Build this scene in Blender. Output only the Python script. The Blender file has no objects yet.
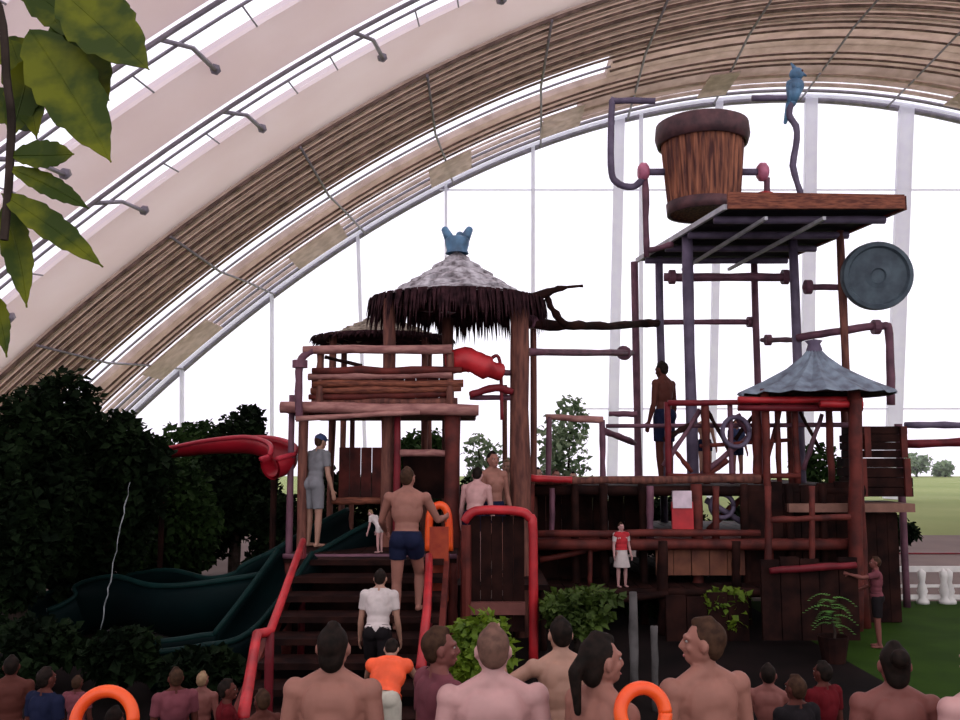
import bpy, bmesh, math, random
from mathutils import Vector, Matrix, Euler
random.seed(7)
PI = math.pi
S = bpy.context.scene
COL = S.collection
CAMZ = 2.4
PITCH = math.atan(95/900)

def P(px, py, Y):
    """world point seen at pixel (px,py) of a 960x720 frame, at distance Y in front of the camera"""
    x = (px-480)/900; y = (360-py)/900
    d = Vector((x, math.cos(PITCH)-y*math.sin(PITCH), math.sin(PITCH)+y*math.cos(PITCH)))
    d /= d.y
    return Vector((d.x*Y, Y, CAMZ+d.z*Y))
def V(*a): return Vector(a)

# ------------------------------------------------------------------ materials
MATS = {}
def mat(name, c, rough=.6, c2=None, scale=6, metal=0, bump=0, stretch=(1,1,1), transl=0, lo=.35, hi=.65):
    if name in MATS: return MATS[name]
    m = bpy.data.materials.new(name); m.use_nodes = True
    nt = m.node_tree; b = nt.nodes['Principled BSDF']
    b.inputs['Base Color'].default_value = (*c, 1)
    b.inputs['Roughness'].default_value = rough
    b.inputs['Metallic'].default_value = metal
    b.inputs['Specular IOR Level'].default_value = .4 if sum(c)/3 > .2 else (.2 if sum(c)/3 > .06 else .06)
    tc = nt.nodes.new('ShaderNodeTexCoord'); mp = nt.nodes.new('ShaderNodeMapping')
    mp.inputs['Scale'].default_value = stretch
    nt.links.new(tc.outputs['Object'], mp.inputs['Vector'])
    n = nt.nodes.new('ShaderNodeTexNoise'); n.inputs['Scale'].default_value = scale
    n.inputs['Detail'].default_value = 4
    nt.links.new(mp.outputs['Vector'], n.inputs['Vector'])
    r = nt.nodes.new('ShaderNodeValToRGB')
    c2 = c2 or tuple(v*.72 for v in c)
    r.color_ramp.elements[0].position = lo; r.color_ramp.elements[1].position = hi
    r.color_ramp.elements[0].color = (*c2, 1); r.color_ramp.elements[1].color = (*c, 1)
    nt.links.new(n.outputs['Fac'], r.inputs['Fac'])
    nt.links.new(r.outputs['Color'], b.inputs['Base Color'])
    if bump:
        bp = nt.nodes.new('ShaderNodeBump'); bp.inputs['Strength'].default_value = bump
        bp.inputs['Distance'].default_value = .03
        nt.links.new(n.outputs['Fac'], bp.inputs['Height']); nt.links.new(bp.outputs['Normal'], b.inputs['Normal'])
    if transl:
        t = nt.nodes.new('ShaderNodeBsdfTranslucent'); mx = nt.nodes.new('ShaderNodeMixShader')
        mx.inputs[0].default_value = transl
        nt.links.new(r.outputs['Color'], t.inputs['Color'])
        nt.links.new(b.outputs[0], mx.inputs[1]); nt.links.new(t.outputs[0], mx.inputs[2])
        nt.links.new(mx.outputs[0], nt.nodes['Material Output'].inputs['Surface'])
    MATS[name] = m
    return m
def glassmat(name, tint=(.97, .97, 1), gl=.03):
    m = bpy.data.materials.new(name); m.use_nodes = True; nt = m.node_tree
    nt.nodes.remove(nt.nodes['Principled BSDF'])
    t = nt.nodes.new('ShaderNodeBsdfTransparent'); t.inputs[0].default_value = (*tint, 1)
    g = nt.nodes.new('ShaderNodeBsdfGlossy'); g.inputs['Roughness'].default_value = .1
    mx = nt.nodes.new('ShaderNodeMixShader'); mx.inputs[0].default_value = gl
    nt.links.new(t.outputs[0], mx.inputs[1]); nt.links.new(g.outputs[0], mx.inputs[2])
    nt.links.new(mx.outputs[0], nt.nodes['Material Output'].inputs['Surface'])
    return m
MEM = mat('roof_membrane', (.94, .855, .87), .8, (.90, .80, .81), .35, transl=.46)
RIBM = mat('roof_corrugated_lining', (.78, .66, .62), .7, (.60, .49, .45), 1.3, transl=.6)
RIBD = mat('roof_brown_slat', (.30, .20, .18), .6, (.14, .09, .08), 2, transl=.2)
RIBL = mat('roof_tan_slat', (.82, .71, .68), .6, (.62, .52, .49), 2, transl=.5)
STEEL = mat('painted_grey_steel', (.30, .27, .33), .5, (.22, .2, .25), 3)
MULL = mat('pale_lilac_mullion', (.94, .94, .99), .4, (.90, .89, .97), 2, transl=.6)
GLASS = glassmat('clear_glass')
WOOD = mat('weathered_wood', (.20, .075, .055), .75, (.075, .028, .024), 5, bump=.4, stretch=(3, 3, .6))
WOODL = mat('pinkish_light_wood', (.40, .19, .165), .7, (.22, .085, .08), 5, bump=.4, stretch=(1, 3, 3))
WOODD = mat('dark_wood', (.028, .010, .008), .75, (.009, .004, .004), 4, bump=.4)
WOODR = mat('red_brown_wood', (.14, .026, .020), .65, (.05, .011, .010), 4, bump=.3)
PLANK = mat('orange_brown_plank', (.26, .085, .05), .7, (.10, .03, .022), 7, bump=.4, stretch=(1, 1, 6))
BUCK = mat('bucket_stave', (.33, .12, .065), .6, (.06, .018, .016), 3.2, bump=.5, stretch=(6, 6, .15))
BAND = mat('dark_plum_band', (.11, .05, .055), .5, (.055, .03, .035), 6)
PIPEB = mat('blue_grey_pipe', (.14, .11, .17), .5, (.08, .06, .10), 4)
PIPEP = mat('plum_pipe', (.17, .07, .10), .5, (.09, .04, .06), 4)
RED = mat('red_rail', (.55, .022, .03), .45, (.3, .012, .018), 3)
REDD = mat('deep_red_pipe', (.18, .014, .022), .5, (.08, .007, .012), 3)
PINK = mat('pink_bearing', (.55, .16, .26), .5)
THATCH = mat('blue_grey_thatch', (.55, .52, .56), .9, (.12, .10, .11), 9, bump=.6, stretch=(1, 1, .5))
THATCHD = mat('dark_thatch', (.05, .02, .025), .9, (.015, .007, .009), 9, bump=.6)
THATCHT = mat('tan_thatch', (.34, .28, .22), .9, (.13, .1, .08), 9, bump=.6)
TINROOF = mat('blue_grey_roof_sheet', (.24, .30, .37), .6, (.11, .12, .16), 5, stretch=(1, 1, .4))
BLUE = mat('blue_painted_figure', (.10, .23, .38), .5, (.05, .10, .17), 5)
SHIELD = mat('grey_blue_drum', (.085, .115, .14), .6, (.055, .07, .09), 5)
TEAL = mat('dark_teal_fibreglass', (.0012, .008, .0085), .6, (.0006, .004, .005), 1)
REDF = mat('red_fibreglass', (.32, .008, .018), .4, (.2, .005, .012), 2)
ORANGE = mat('orange_vinyl', (.95, .13, .02), .35, (.8, .07, .015), 4)
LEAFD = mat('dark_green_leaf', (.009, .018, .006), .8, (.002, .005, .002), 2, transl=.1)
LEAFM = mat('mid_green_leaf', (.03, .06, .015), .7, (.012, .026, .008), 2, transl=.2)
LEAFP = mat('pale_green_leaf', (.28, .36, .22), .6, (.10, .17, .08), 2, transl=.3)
LEAFY = mat('lime_leaf', (.17, .25, .02), .55, (.08, .14, .015), 3, transl=.3)
LEAFN = mat('near_olive_leaf', (.15, .165, .004), .5, (.035, .06, .003), 9, transl=.35, lo=.42, hi=.6)
BARK = mat('bark', (.05, .035, .03), .9, (.02, .015, .012), 8, bump=.6)
WHITE = mat('white_paint', (.78, .74, .72), .6, (.6, .56, .55), 4)
FLOOR = mat('wet_dark_paving', (.010, .006, .006), .8, (.004, .003, .003), 1.2)
LAWN = mat('lawn_green', (.026, .058, .006), .9, (.018, .042, .005), 1.5)
FIELD = mat('field_grass', (.23, .26, .09), .9, (.17, .21, .06), .12)
PATH = mat('brown_paving', (.19, .135, .12), .8, (.145, .10, .09), .6)
WATER = mat('water_stream', (.38, .40, .42), .3, (.12, .13, .14), 14)
ROCK = mat('grey_stone', (.12, .11, .11), .9, (.05, .045, .045), 4, bump=.4)

# ------------------------------------------------------------------ mesh helpers
class MB:
    def __init__(s): s.v = []; s.f = []
    def add(s, vs, fs):
        o = len(s.v); s.v += [tuple(v) for v in vs]; s.f += [tuple(i+o for i in f) for f in fs]; return s
    def box(s, c, size, rot=None):
        c = Vector(c); h = Vector(size)/2; r = rot or Matrix.Identity(3); vs = []
        for x in (-1, 1):
            for y in (-1, 1):
                for z in (-1, 1): vs.append(c + r @ Vector((x*h.x, y*h.y, z*h.z)))
        return s.add(vs, [(0,1,3,2),(4,6,7,5),(0,4,5,1),(2,3,7,6),(0,2,6,4),(1,5,7,3)])
    def beam(s, a, b, w, h):
        a = Vector(a); b = Vector(b); d = b-a; L = d.length; d.normalize()
        up = Vector((0,0,1)) if abs(d.z) < .95 else Vector((0,1,0))
        x = d.cross(up).normalized(); z = x.cross(d).normalized()
        return s.box((a+b)/2, (w, L, h), Matrix((x, d, z)).transposed())
    def tube(s, path, r, seg=8, jit=0, cap=True, sub=0):
        pts = [Vector(p) for p in path]
        if not isinstance(r, (list, tuple)): r = [r]*len(pts)
        if sub:
            np_, nr = [], []
            for i in range(len(pts)-1):
                for k in range(sub):
                    t = k/sub; np_.append(pts[i].lerp(pts[i+1], t)); nr.append(r[i]*(1-t)+r[i+1]*t)
            np_.append(pts[-1]); nr.append(r[-1]); pts, r = np_, nr
        n = len(pts); vs = []; x = None
        for i, p in enumerate(pts):
            d = (pts[min(i+1, n-1)]-pts[max(i-1, 0)])
            if d.length < 1e-9: d = Vector((0,0,1))
            d.normalize()
            if x is None:
                x = d.orthogonal().normalized()
            x = (x - d*x.dot(d)).normalized(); y = d.cross(x)
            q = r[i]*(1+random.uniform(-jit, jit)); off = Vector((0,0,0))
            if jit and 0 < i < n-1: off = x*random.uniform(-1,1)*r[i]*jit + y*random.uniform(-1,1)*r[i]*jit
            for k in range(seg):
                a = 2*PI*k/seg; vs.append(p+off+(x*math.cos(a)+y*math.sin(a))*q)
        fs = [(i*seg+k, i*seg+(k+1) % seg, (i+1)*seg+(k+1) % seg, (i+1)*seg+k) for i in range(n-1) for k in range(seg)]
        if cap: fs += [tuple(range(seg-1, -1, -1)), tuple((n-1)*seg+k for k in range(seg))]
        return s.add(vs, fs)
    def lathe(s, c, prof, seg=24, axis=None):
        """prof: list of (radius, height) closed or open, about axis"""
        c = Vector(c); ax = (axis or Vector((0,0,1))).normalized()
        x = ax.orthogonal().normalized() if axis else Vector((1,0,0)); y = ax.cross(x); vs = []
        for (r, h) in prof:
            for k in range(seg):
                a = 2*PI*k/seg; vs.append(c+ax*h+(x*math.cos(a)+y*math.sin(a))*r)
        n = len(prof)
        return s.add(vs, [(i*seg+k, i*seg+(k+1) % seg, (i+1)*seg+(k+1) % seg, (i+1)*seg+k) for i in range(n-1) for k in range(seg)])
    def ell(s, c, rad, rot=None, u=16, v=10):
        c = Vector(c); r = rot or Matrix.Identity(3); vs = [c+r@Vector((0,0,-rad[2]))]
        for j in range(1, v):
            t = -PI/2+PI*j/v
            for k in range(u):
                a = 2*PI*k/u
                vs.append(c+r@Vector((rad[0]*math.cos(t)*math.cos(a), rad[1]*math.cos(t)*math.sin(a), rad[2]*math.sin(t))))
        vs.append(c+r@Vector((0,0,rad[2]))); N = len(vs)-1
        fs = [(0, 1+(k+1) % u, 1+k) for k in range(u)]
        for j in range(v-2):
            for k in range(u):
                fs.append((1+j*u+k, 1+j*u+(k+1) % u, 1+(j+1)*u+(k+1) % u, 1+(j+1)*u+k))
        fs += [(N, 1+(v-2)*u+k, 1+(v-2)*u+(k+1) % u) for k in range(u)]
        return s.add(vs, fs)
    def cap(s, a, ra, b, rb, u=12, flat=False):
        a = Vector(a); b = Vector(b)
        s.tube([a, b], [ra, rb], u)
        if not flat: s.ell(a, (ra,)*3, None, u, 8); s.ell(b, (rb,)*3, None, u, 8)
        return s
    def sweep(s, path, prof, scl=None):
        """closed 2-D profile (list of (x,z)) swept with level frames"""
        pts = [Vector(p) for p in path]; n = len(pts); m = len(prof); vs = []
        for i, p in enumerate(pts):
            d = (pts[min(i+1, n-1)]-pts[max(i-1, 0)]).normalized()
            x = d.cross(Vector((0,0,1))).normalized(); z = x.cross(d)
            sc_ = scl[i] if scl else 1
            for (a, b) in prof: vs.append(p+(x*a+z*b)*sc_)
        fs = [(i*m+k, i*m+(k+1) % m, (i+1)*m+(k+1) % m, (i+1)*m+k) for i in range(n-1) for k in range(m)]
        return s.add(vs, fs)
    def build(s, name, m, parent=None, smooth=False, bevel=0):
        me = bpy.data.meshes.new(name); me.from_pydata(s.v, [], s.f); me.materials.append(m)
        if smooth:
            for p in me.polygons: p.use_smooth = True
        o = bpy.data.objects.new(name, me); COL.objects.link(o)
        if parent is not None:
            o.parent = parent
            me.transform(parent.matrix_world.inverted())
        if bevel:
            b = o.modifiers.new('bevel', 'BEVEL'); b.width = bevel; b.segments = 2
        me.update()
        return o
def empty(name, loc, rz=0, scale=1):
    o = bpy.data.objects.new(name, None); COL.objects.link(o)
    o.location = loc; o.rotation_euler = (0, 0, rz); o.scale = (scale,)*3; o.empty_display_size = .2
    o.matrix_world = Matrix.LocRotScale(Vector(loc), Euler((0, 0, rz)), Vector((scale,)*3))
    return o
def tag(o, label, cat, group=None, kind=None):
    o['label'] = label; o['category'] = cat
    if group: o['group'] = group
    if kind: o['kind'] = kind
    return o
def thing(name, loc, label, cat, group=None, rz=0):
    return tag(empty(name, loc, rz), label, cat, group)
def struct(o, label=None):
    o['kind'] = 'structure'
    if label: o['label'] = label
    return o
def arc(pts, n=8):
    """smooth a polyline (Catmull-Rom)"""
    pts = [Vector(p) for p in pts]; out = []
    for i in range(len(pts)-1):
        p0 = pts[max(i-1, 0)]; p1 = pts[i]; p2 = pts[i+1]; p3 = pts[min(i+2, len(pts)-1)]
        for k in range(n):
            t = k/n
            out.append(.5*((2*p1)+(p2-p0)*t+(2*p0-5*p1+4*p2-p3)*t*t+(3*p1-p0-3*p2+p3)*t**3))
    out.append(pts[-1]); return out

# ------------------------------------------------------------------ the hall: a parabolic vault
K, XC, ZA = .013157, 17.8, 22.875
def AP(u, Y, d=0):
    n = Vector((2*K*u, 0, 1)).normalized()
    return Vector((XC+u, Y, ZA-K*u*u)) - n*d
U0, U1 = -41.7, 41.7
def us(a=U0, b=U1, n=90): return [a+(b-a)*i/n for i in range(n+1)]
def shell(name, Y0, Y1, m, a=U0, b=U1, th=.3, prof=None, n=90):
    """curved ceiling band with thickness; prof = list of (Y, inward offset)"""
    prof = prof or [(Y0, 0), (Y1, 0)]
    loop = prof + [(Y, -th) for (Y, _) in reversed([prof[0], prof[-1]])]
    mb = MB(); U = us(a, b, n); M = len(loop)
    vs = [AP(u, Y, d) for u in U for (Y, d) in loop]
    fs = [(i*M+k, i*M+(k+1) % M, (i+1)*M+(k+1) % M, (i+1)*M+k) for i in range(len(U)-1) for k in range(M)]
    fs += [tuple(range(M-1, -1, -1)), tuple((len(U)-1)*M+k for k in range(M))]
    mb.add(vs, fs)
    return struct(mb.build(name, m))
trimn = [0]
def trim(mb, m, smooth=True):
    trimn[0] += 1
    return struct(mb.build('trim_%d' % trimn[0], m, smooth=smooth))
winn = [0]
def window(mb, m=None):
    winn[0] += 1
    return struct(mb.build('window_%d' % winn[0], m or GLASS))
def archtube(Y, d, r, a=U0, b=U1, seg=6): return MB().tube([AP(u, Y, d) for u in us(a, b, 80)], r, seg)

def skylight(Y0, Y1):
    mb = MB(); U = us(n=60)
    vs = [AP(u, Y, -.12-t) for u in U for (Y, t) in ((Y0, 0), (Y1, 0), (Y1, .03), (Y0, .03))]
    mb.add(vs, [(i*4+k, i*4+(k+1) % 4, i*4+4+(k+1) % 4, i*4+4+k) for i in range(len(U)-1) for k in range(4)])
    w = window(mb)
    fr = MB()
    fr.tube([AP(u, Y0+.05, .15) for u in us(n=80)], .075, 6)
    fr.tube([AP(u, Y0+(Y1-Y0)*.33, .12) for u in us(n=80)], .05, 6)
    for i in range(-9, 10):
        u = i*4.3+random.uniform(-.3, .3)
        fr.tube([AP(u-.5, Y0+.05, .15), AP(u, Y0+(Y1-Y0)*.5, .2), AP(u+.15, Y1+.45, .25)], .075, 6)
        fr.tube([AP(u+.15, Y1+.35, .25), AP(u+.15, Y1+.75, .05)], .17, 6)
        for q in (1.5, 2.9): fr.tube([AP(u+q, Y0+(Y1-Y0)*.33, .12), AP(u+q+.1, Y1, .0)], .03, 5)
    fr.build('window_frame', STEEL, w, smooth=True)
bands = [(-2, .8), (3.2, 6.0), (8.4, 11.3), (13.1, 17.5), (19.0, 23.1), (25.5, 28.5), (30.7, 34.4)]
for i, (a, b) in enumerate(bands):
    shell('ceiling' if i == 0 else 'ceiling.%03d' % i, a, b, MEM)
for a, b in zip(bands[:-1], bands[1:]): skylight(a[1], b[0])
# brown corrugated bay
n = 8; prof = []
for k in range(n*6+1):
    Y = 34.4+6.2*k/(n*6); prof.append((Y, .02+.05*(1-math.cos(2*PI*k/6))))
shell('ceiling.020', 34.4, 40.6, RIBM, prof=prof)
for k in range(n+1):
    Y = 34.5+6.0*k/n
    trim(archtube(Y, .16, .06 if k % 3 else .085), RIBD)
    if k < n: trim(archtube(Y+.38, .12, .07), RIBL)
shell('ceiling.021', 40.6, 43.2, RIBM, a=-11.5)
gl = MB(); U = us(U0, -11.5, 40)
gl.add([AP(u, Y, -.1-t) for u in U for (Y, t) in ((40.6, 0), (43.2, 0), (43.2, .03), (40.6, .03))],
       [(i*4+k, i*4+(k+1) % 4, i*4+4+(k+1) % 4, i*4+4+k) for i in range(len(U)-1) for k in range(4)])
window(gl)
trim(archtube(41.8, .05, .06, U0, -11.5), STEEL)
prof = [(43.2+2.1*k/12, .02+.04*(1-math.cos(2*PI*k/4))) for k in range(13)]
shell('ceiling.022', 43.2, 45.3, RIBM, prof=prof)
for Y in (41.2, 42.2, 43.9, 44.6, 45.2): trim(archtube(Y, .12, .06, a=-11.5 if Y < 43 else U0), RIBD)
shell('ceiling.023', 45.3, 47.6, RIBM, a=-12.5, prof=[(45.3, .05), (45.9, .3), (46.4, .05), (47, .3), (47.6, .05)])
gl = MB(); U = us(n=60)
gl.add([AP(u, Y, -.1-t) for u in U for (Y, t) in ((45.3, 0), (50, 0), (50, .03), (45.3, .03))],
       [(i*4+k, i*4+(k+1) % 4, i*4+4+(k+1) % 4, i*4+4+k) for i in range(len(U)-1) for k in range(4)])
window(gl)
for (Y, r, m, a) in ((45.9, .07, RIBL, U0), (46.6, .12, RIBL, U0), (47.3, .08, STEEL, U0), (47.9, .12, RIBL, U0), (48.7, .1, STEEL, U0), (49.4, .1, MULL, U0)):
    trim(archtube(Y, .1, r, a), m)
trim(archtube(49.95, .1, .22), STEEL)
# purlins along the hall and tan gusset plates
for i, u in enumerate(range(-40, 41, 5)):
    trim(MB().tube([AP(u, 34.4, .22), AP(u, 41, .22), AP(u+.3, 45, .2), AP(u+.6, 49.9, .2)], .06, 6), STEEL)
g = MB()
for u, w in ((-33.5, 3.2), (-26.5, 2.6), (-19.5, 2.2), (-13.5, 2.2), (-5, 1.6), (9, 2), (16, 2)):
    vs = [AP(u-w/2+w*q/6, Y, .28+t) for q in range(7) for (Y, t) in ((45.2, 0), (48.2, 0), (48.2, .06), (45.2, .06))]
    g.add(vs, [(i*4+k, i*4+(k+1) % 4, i*4+4+(k+1) % 4, i*4+4+k) for i in range(6) for k in range(4)]+[(3,2,1,0),(24,25,26,27)])
trim(g, RIBL, False)

# glazed end wall
YW = 50
mb = MB(); U = us(n=80); vs = []
for u in U:
    p = AP(u, YW); vs += [(p.x, YW, p.z), (p.x, YW, 0), (p.x, YW+.03, 0), (p.x, YW+.03, p.z)]
mb.add(vs, [(i*4+k, i*4+(k+1) % 4, i*4+4+(k+1) % 4, i*4+4+k) for i in range(len(U)-1) for k in range(4)])
ew = window(mb)
def mullion(px0, py0, px1, py1, w, dep=.3, m=MULL):
    a = P(px0, py0, YW-.2); b = P(px1, py1, YW-.2); d = (b-a)/(b.z-a.z)
    b = a + d*(0-a.z)
    u = a.x-XC; top = ZA-K*u*u
    a = a + d*(top-a.z)
    MB().beam(a, b, w, dep).build('mullion', m, ew)
for (x0, y0, x1, y1, w) in ((182,375,182,440,.18),(272,310,272,420,.18),(358,240,361,330,.18),(446,190,446,230,.16),(533,150,533,400,.2),
                            (618,200,612,480,.55),(641,115,641,180,.2),(716,260,712,450,.4),(811,110,808,330,.68),(906,115,895,400,.82),(980,130,976,400,.3)):
    mullion(x0, y0, x1, y1, w)
zt = P(480, 191, YW).z
MB().beam((P(440,191,YW).x, YW-.2, zt), (P(960,191,YW).x, YW-.2, zt), .1, .07).build('transom', MULL, ew)
zt = P(480, 409, YW).z
MB().beam((P(560,409,YW).x, YW-.2, zt), (58, YW-.2, zt), .1, .08).build('transom', MULL, ew)

# ------------------------------------------------------------------ ground
def plane(name, x0, x1, y0, y1, z, m, lab=None, th=.05):
    return struct(MB().box(((x0+x1)/2, (y0+y1)/2, z-th/2), (x1-x0, y1-y0, th)).build(name, m), lab)
plane('floor', -40, 60, -6, 8.8, 0, FLOOR)
plane('floor.005', -40, 4.3, 8.8, 15.2, 0, FLOOR)
plane('floor.001', 4.3, 60, 8.8, 15.2, .0, LAWN)
plane('floor.002', -40, 60, 15.2, 27.5, 0, PATH)
plane('floor.003', -200, 300, 27.5, 104, -.01, FIELD)
plane('floor.004', -200, -40, -6, 27.5, -.01, FIELD)
struct(MB().box((30, 22.3, .02), (50, .12, .03)).build('trim_red_line', REDD)).name = 'trim_90'

# ------------------------------------------------------------------ plants
def leafcloud(mb, n, gen, size):
    for _ in range(n):
        p = gen(); L = size*random.uniform(.6, 1.4); w = L*random.uniform(.28, .45)
        e = Euler((random.uniform(-1.1, 1.1), random.uniform(-1.1, 1.1), random.uniform(0, 2*PI))).to_matrix()
        vs = [(0, 0, 0), (L*.45, w, .08*L), (L, 0, -.12*L), (L*.45, -w, .08*L), (L*.5, 0, -.02*L)]
        mb.add([p+e@Vector(v) for v in vs], [(0, 4, 1), (4, 2, 1), (0, 3, 4), (4, 3, 2)])
def inell(c, r, shellw=.35):
    def g():
        while True:
            v = Vector((random.uniform(-1, 1), random.uniform(-1, 1), random.uniform(-1, 1)))
            l = v.length
            if 1e-3 < l < 1 and (l > 1-shellw or random.random() < .45): return Vector((c[0]+v.x*r[0], c[1]+v.y*r[1], c[2]+v.z*r[2]))
    return g
def tree(name, px, pytop, pybot, Y, wpx, n, size, m, label, cat='tree', group=None, lobes=6, trunk=True, zbase=0):
    top = P(px, pytop, Y).z; bot = max(P(px, pybot, Y).z, zbase+.12); cx = P(px, (pytop+pybot)/2, Y).x
    w = wpx*Y/900/2; h = (top-bot)/2; c = Vector((cx, Y, (top+bot)/2))
    t = thing(name, (cx, Y, zbase), label, cat, group)
    mb = MB(); lob = [(c, (w*.7, w*.6, h*.75))]
    for i in range(lobes):
        a = random.uniform(0, 2*PI); zz = random.uniform(-.7, .62)
        rr = .5*math.sqrt(max(.15, 1-zz*zz))
        lob.append((c+Vector((math.cos(a)*w*rr*1.1, math.sin(a)*w*.6, zz*h)), (w*random.uniform(.35, .5), w*.4, h*random.uniform(.28, .38))))
    tot = sum(r[0]*r[2] for _, r in lob)
    if size > .15 and Y < 30: size *= .68; n = int(n*1.9)
    for (cc, r) in lob: leafcloud(mb, max(20, int(n*r[0]*r[2]/tot)), inell(cc, r), size)
    zmin = zbase+.02
    mb.v = [(x, y, max(z, zmin)) for (x, y, z) in mb.v]
    mb.build('foliage', m, t)
    if trunk:
        tb = MB(); tb.tube([(cx, Y, zbase), (cx+.05, Y, zbase+(c.z-zbase)*.6), c], [.13*min(1, w), .09*min(1, w), .04], 8, .1, sub=3)
        for i in range(5):
            cc = lob[min(i+1, len(lob)-1)][0]; tb.tube([(cx, Y, zbase+(c.z-zbase)*.45), cc], [.05*min(1, w), .015], 6, .1, sub=3)
        tb.build('trunk', BARK, t)
    return t
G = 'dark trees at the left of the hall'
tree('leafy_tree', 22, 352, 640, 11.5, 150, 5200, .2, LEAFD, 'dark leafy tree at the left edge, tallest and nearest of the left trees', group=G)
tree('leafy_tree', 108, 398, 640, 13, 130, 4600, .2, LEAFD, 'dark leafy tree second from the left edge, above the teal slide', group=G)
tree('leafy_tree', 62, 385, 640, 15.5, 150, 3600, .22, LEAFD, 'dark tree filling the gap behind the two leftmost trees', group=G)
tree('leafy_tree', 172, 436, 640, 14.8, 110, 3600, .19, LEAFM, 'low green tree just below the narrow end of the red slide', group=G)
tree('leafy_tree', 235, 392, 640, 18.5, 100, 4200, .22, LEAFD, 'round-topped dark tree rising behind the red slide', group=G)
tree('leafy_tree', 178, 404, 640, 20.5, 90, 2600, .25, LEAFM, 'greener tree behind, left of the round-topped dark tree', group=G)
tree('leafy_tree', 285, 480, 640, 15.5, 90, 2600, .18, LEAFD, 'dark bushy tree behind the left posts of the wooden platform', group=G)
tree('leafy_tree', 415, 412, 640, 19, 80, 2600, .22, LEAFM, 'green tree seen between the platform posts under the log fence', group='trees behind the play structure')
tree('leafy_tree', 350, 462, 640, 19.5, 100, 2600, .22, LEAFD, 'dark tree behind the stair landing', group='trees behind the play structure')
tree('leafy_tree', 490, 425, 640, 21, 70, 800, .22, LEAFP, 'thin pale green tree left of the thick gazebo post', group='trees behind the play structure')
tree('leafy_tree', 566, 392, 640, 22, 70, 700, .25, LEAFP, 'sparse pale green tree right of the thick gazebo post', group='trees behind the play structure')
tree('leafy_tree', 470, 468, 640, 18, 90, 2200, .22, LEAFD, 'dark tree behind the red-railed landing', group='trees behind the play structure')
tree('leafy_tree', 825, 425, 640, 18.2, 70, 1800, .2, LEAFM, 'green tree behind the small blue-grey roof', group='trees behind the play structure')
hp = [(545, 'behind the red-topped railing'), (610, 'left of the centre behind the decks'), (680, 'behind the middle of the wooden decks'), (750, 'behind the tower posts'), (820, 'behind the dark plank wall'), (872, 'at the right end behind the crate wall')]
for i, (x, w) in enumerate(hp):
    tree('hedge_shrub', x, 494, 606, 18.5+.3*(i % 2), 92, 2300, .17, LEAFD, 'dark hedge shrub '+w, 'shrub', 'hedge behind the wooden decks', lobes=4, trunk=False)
tree('flowering_bush', 484, 596, 720, 7.6, 88, 1500, .085, LEAFY, 'lime green bush behind the man with the cropped hair in the crowd', 'bush', lobes=4)
tree('leafy_bush', 575, 580, 640, 10.6, 96, 1400, .1, mat('fresh_green_leaf', (.075, .12, .02), .6, (.03, .05, .01), 2, transl=.2), 'green bush below the left end of the wooden decks', 'bush', lobes=4)
tree('leafy_bush', 722, 586, 640, 12.2, 60, 500, .1, LEAFY, 'small lime bush under the tower posts', 'bush', lobes=3)
# far trees outside
for (x, yt, w, lab) in ((916, 455, 30, 'distant tree on the field seen at the right edge'), (945, 462, 26, 'lower distant tree at the far right of the field')):
    tree('distant_tree', x, yt, 478, 100, w, 300, .7, LEAFP, lab, 'tree', 'distant trees on the field', lobes=4)

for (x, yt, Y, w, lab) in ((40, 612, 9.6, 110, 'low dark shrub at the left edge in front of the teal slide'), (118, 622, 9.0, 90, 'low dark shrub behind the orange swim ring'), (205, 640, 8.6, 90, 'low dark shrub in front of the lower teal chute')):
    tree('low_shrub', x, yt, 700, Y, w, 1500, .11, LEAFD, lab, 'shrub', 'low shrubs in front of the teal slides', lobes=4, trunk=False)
# fern bright green on dark wall
fr = P(833, 640, 10.8); fern = thing('fern', (fr.x, fr.y, 0), 'bright green fern in front of the dark plank wall', 'fern')
MB().lathe((fr.x, fr.y, 0), [(.0, .0), (.13, .0), (.18, .3), (.16, .3), (.12, .05)], 14).build('pot', WOODD, fern)
st = MB(); st.tube([(fr.x, fr.y, .1), (fr.x+.02, fr.y-.02, .34), (fr.x, fr.y, .5)], [.02, .014, .01], 6); st.build('stem', BARK, fern)
fm = MB()
for i in range(15):
    a = i*2.4; L = random.uniform(.2, .34); base = Vector((fr.x, fr.y, .40+.025*i)); d = Vector((math.cos(a), math.sin(a)*.8, 0))
    for k in range(9):
        t = (k+1)/9; c = base+d*L*t+Vector((0, 0, .12*t-.2*t*t)); s_ = d.cross(Vector((0, 0, 1)))
        for sg in (-1, 1):
            e = c+s_*sg*.085*(1-t*.6)+d*.02
            fm.add([c-d*.016, c+d*.022, e], [(0, 1, 2)])
fm.build('fronds', mat('fern_green', (.16, .42, .09), .5, transl=.3), fern)

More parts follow.
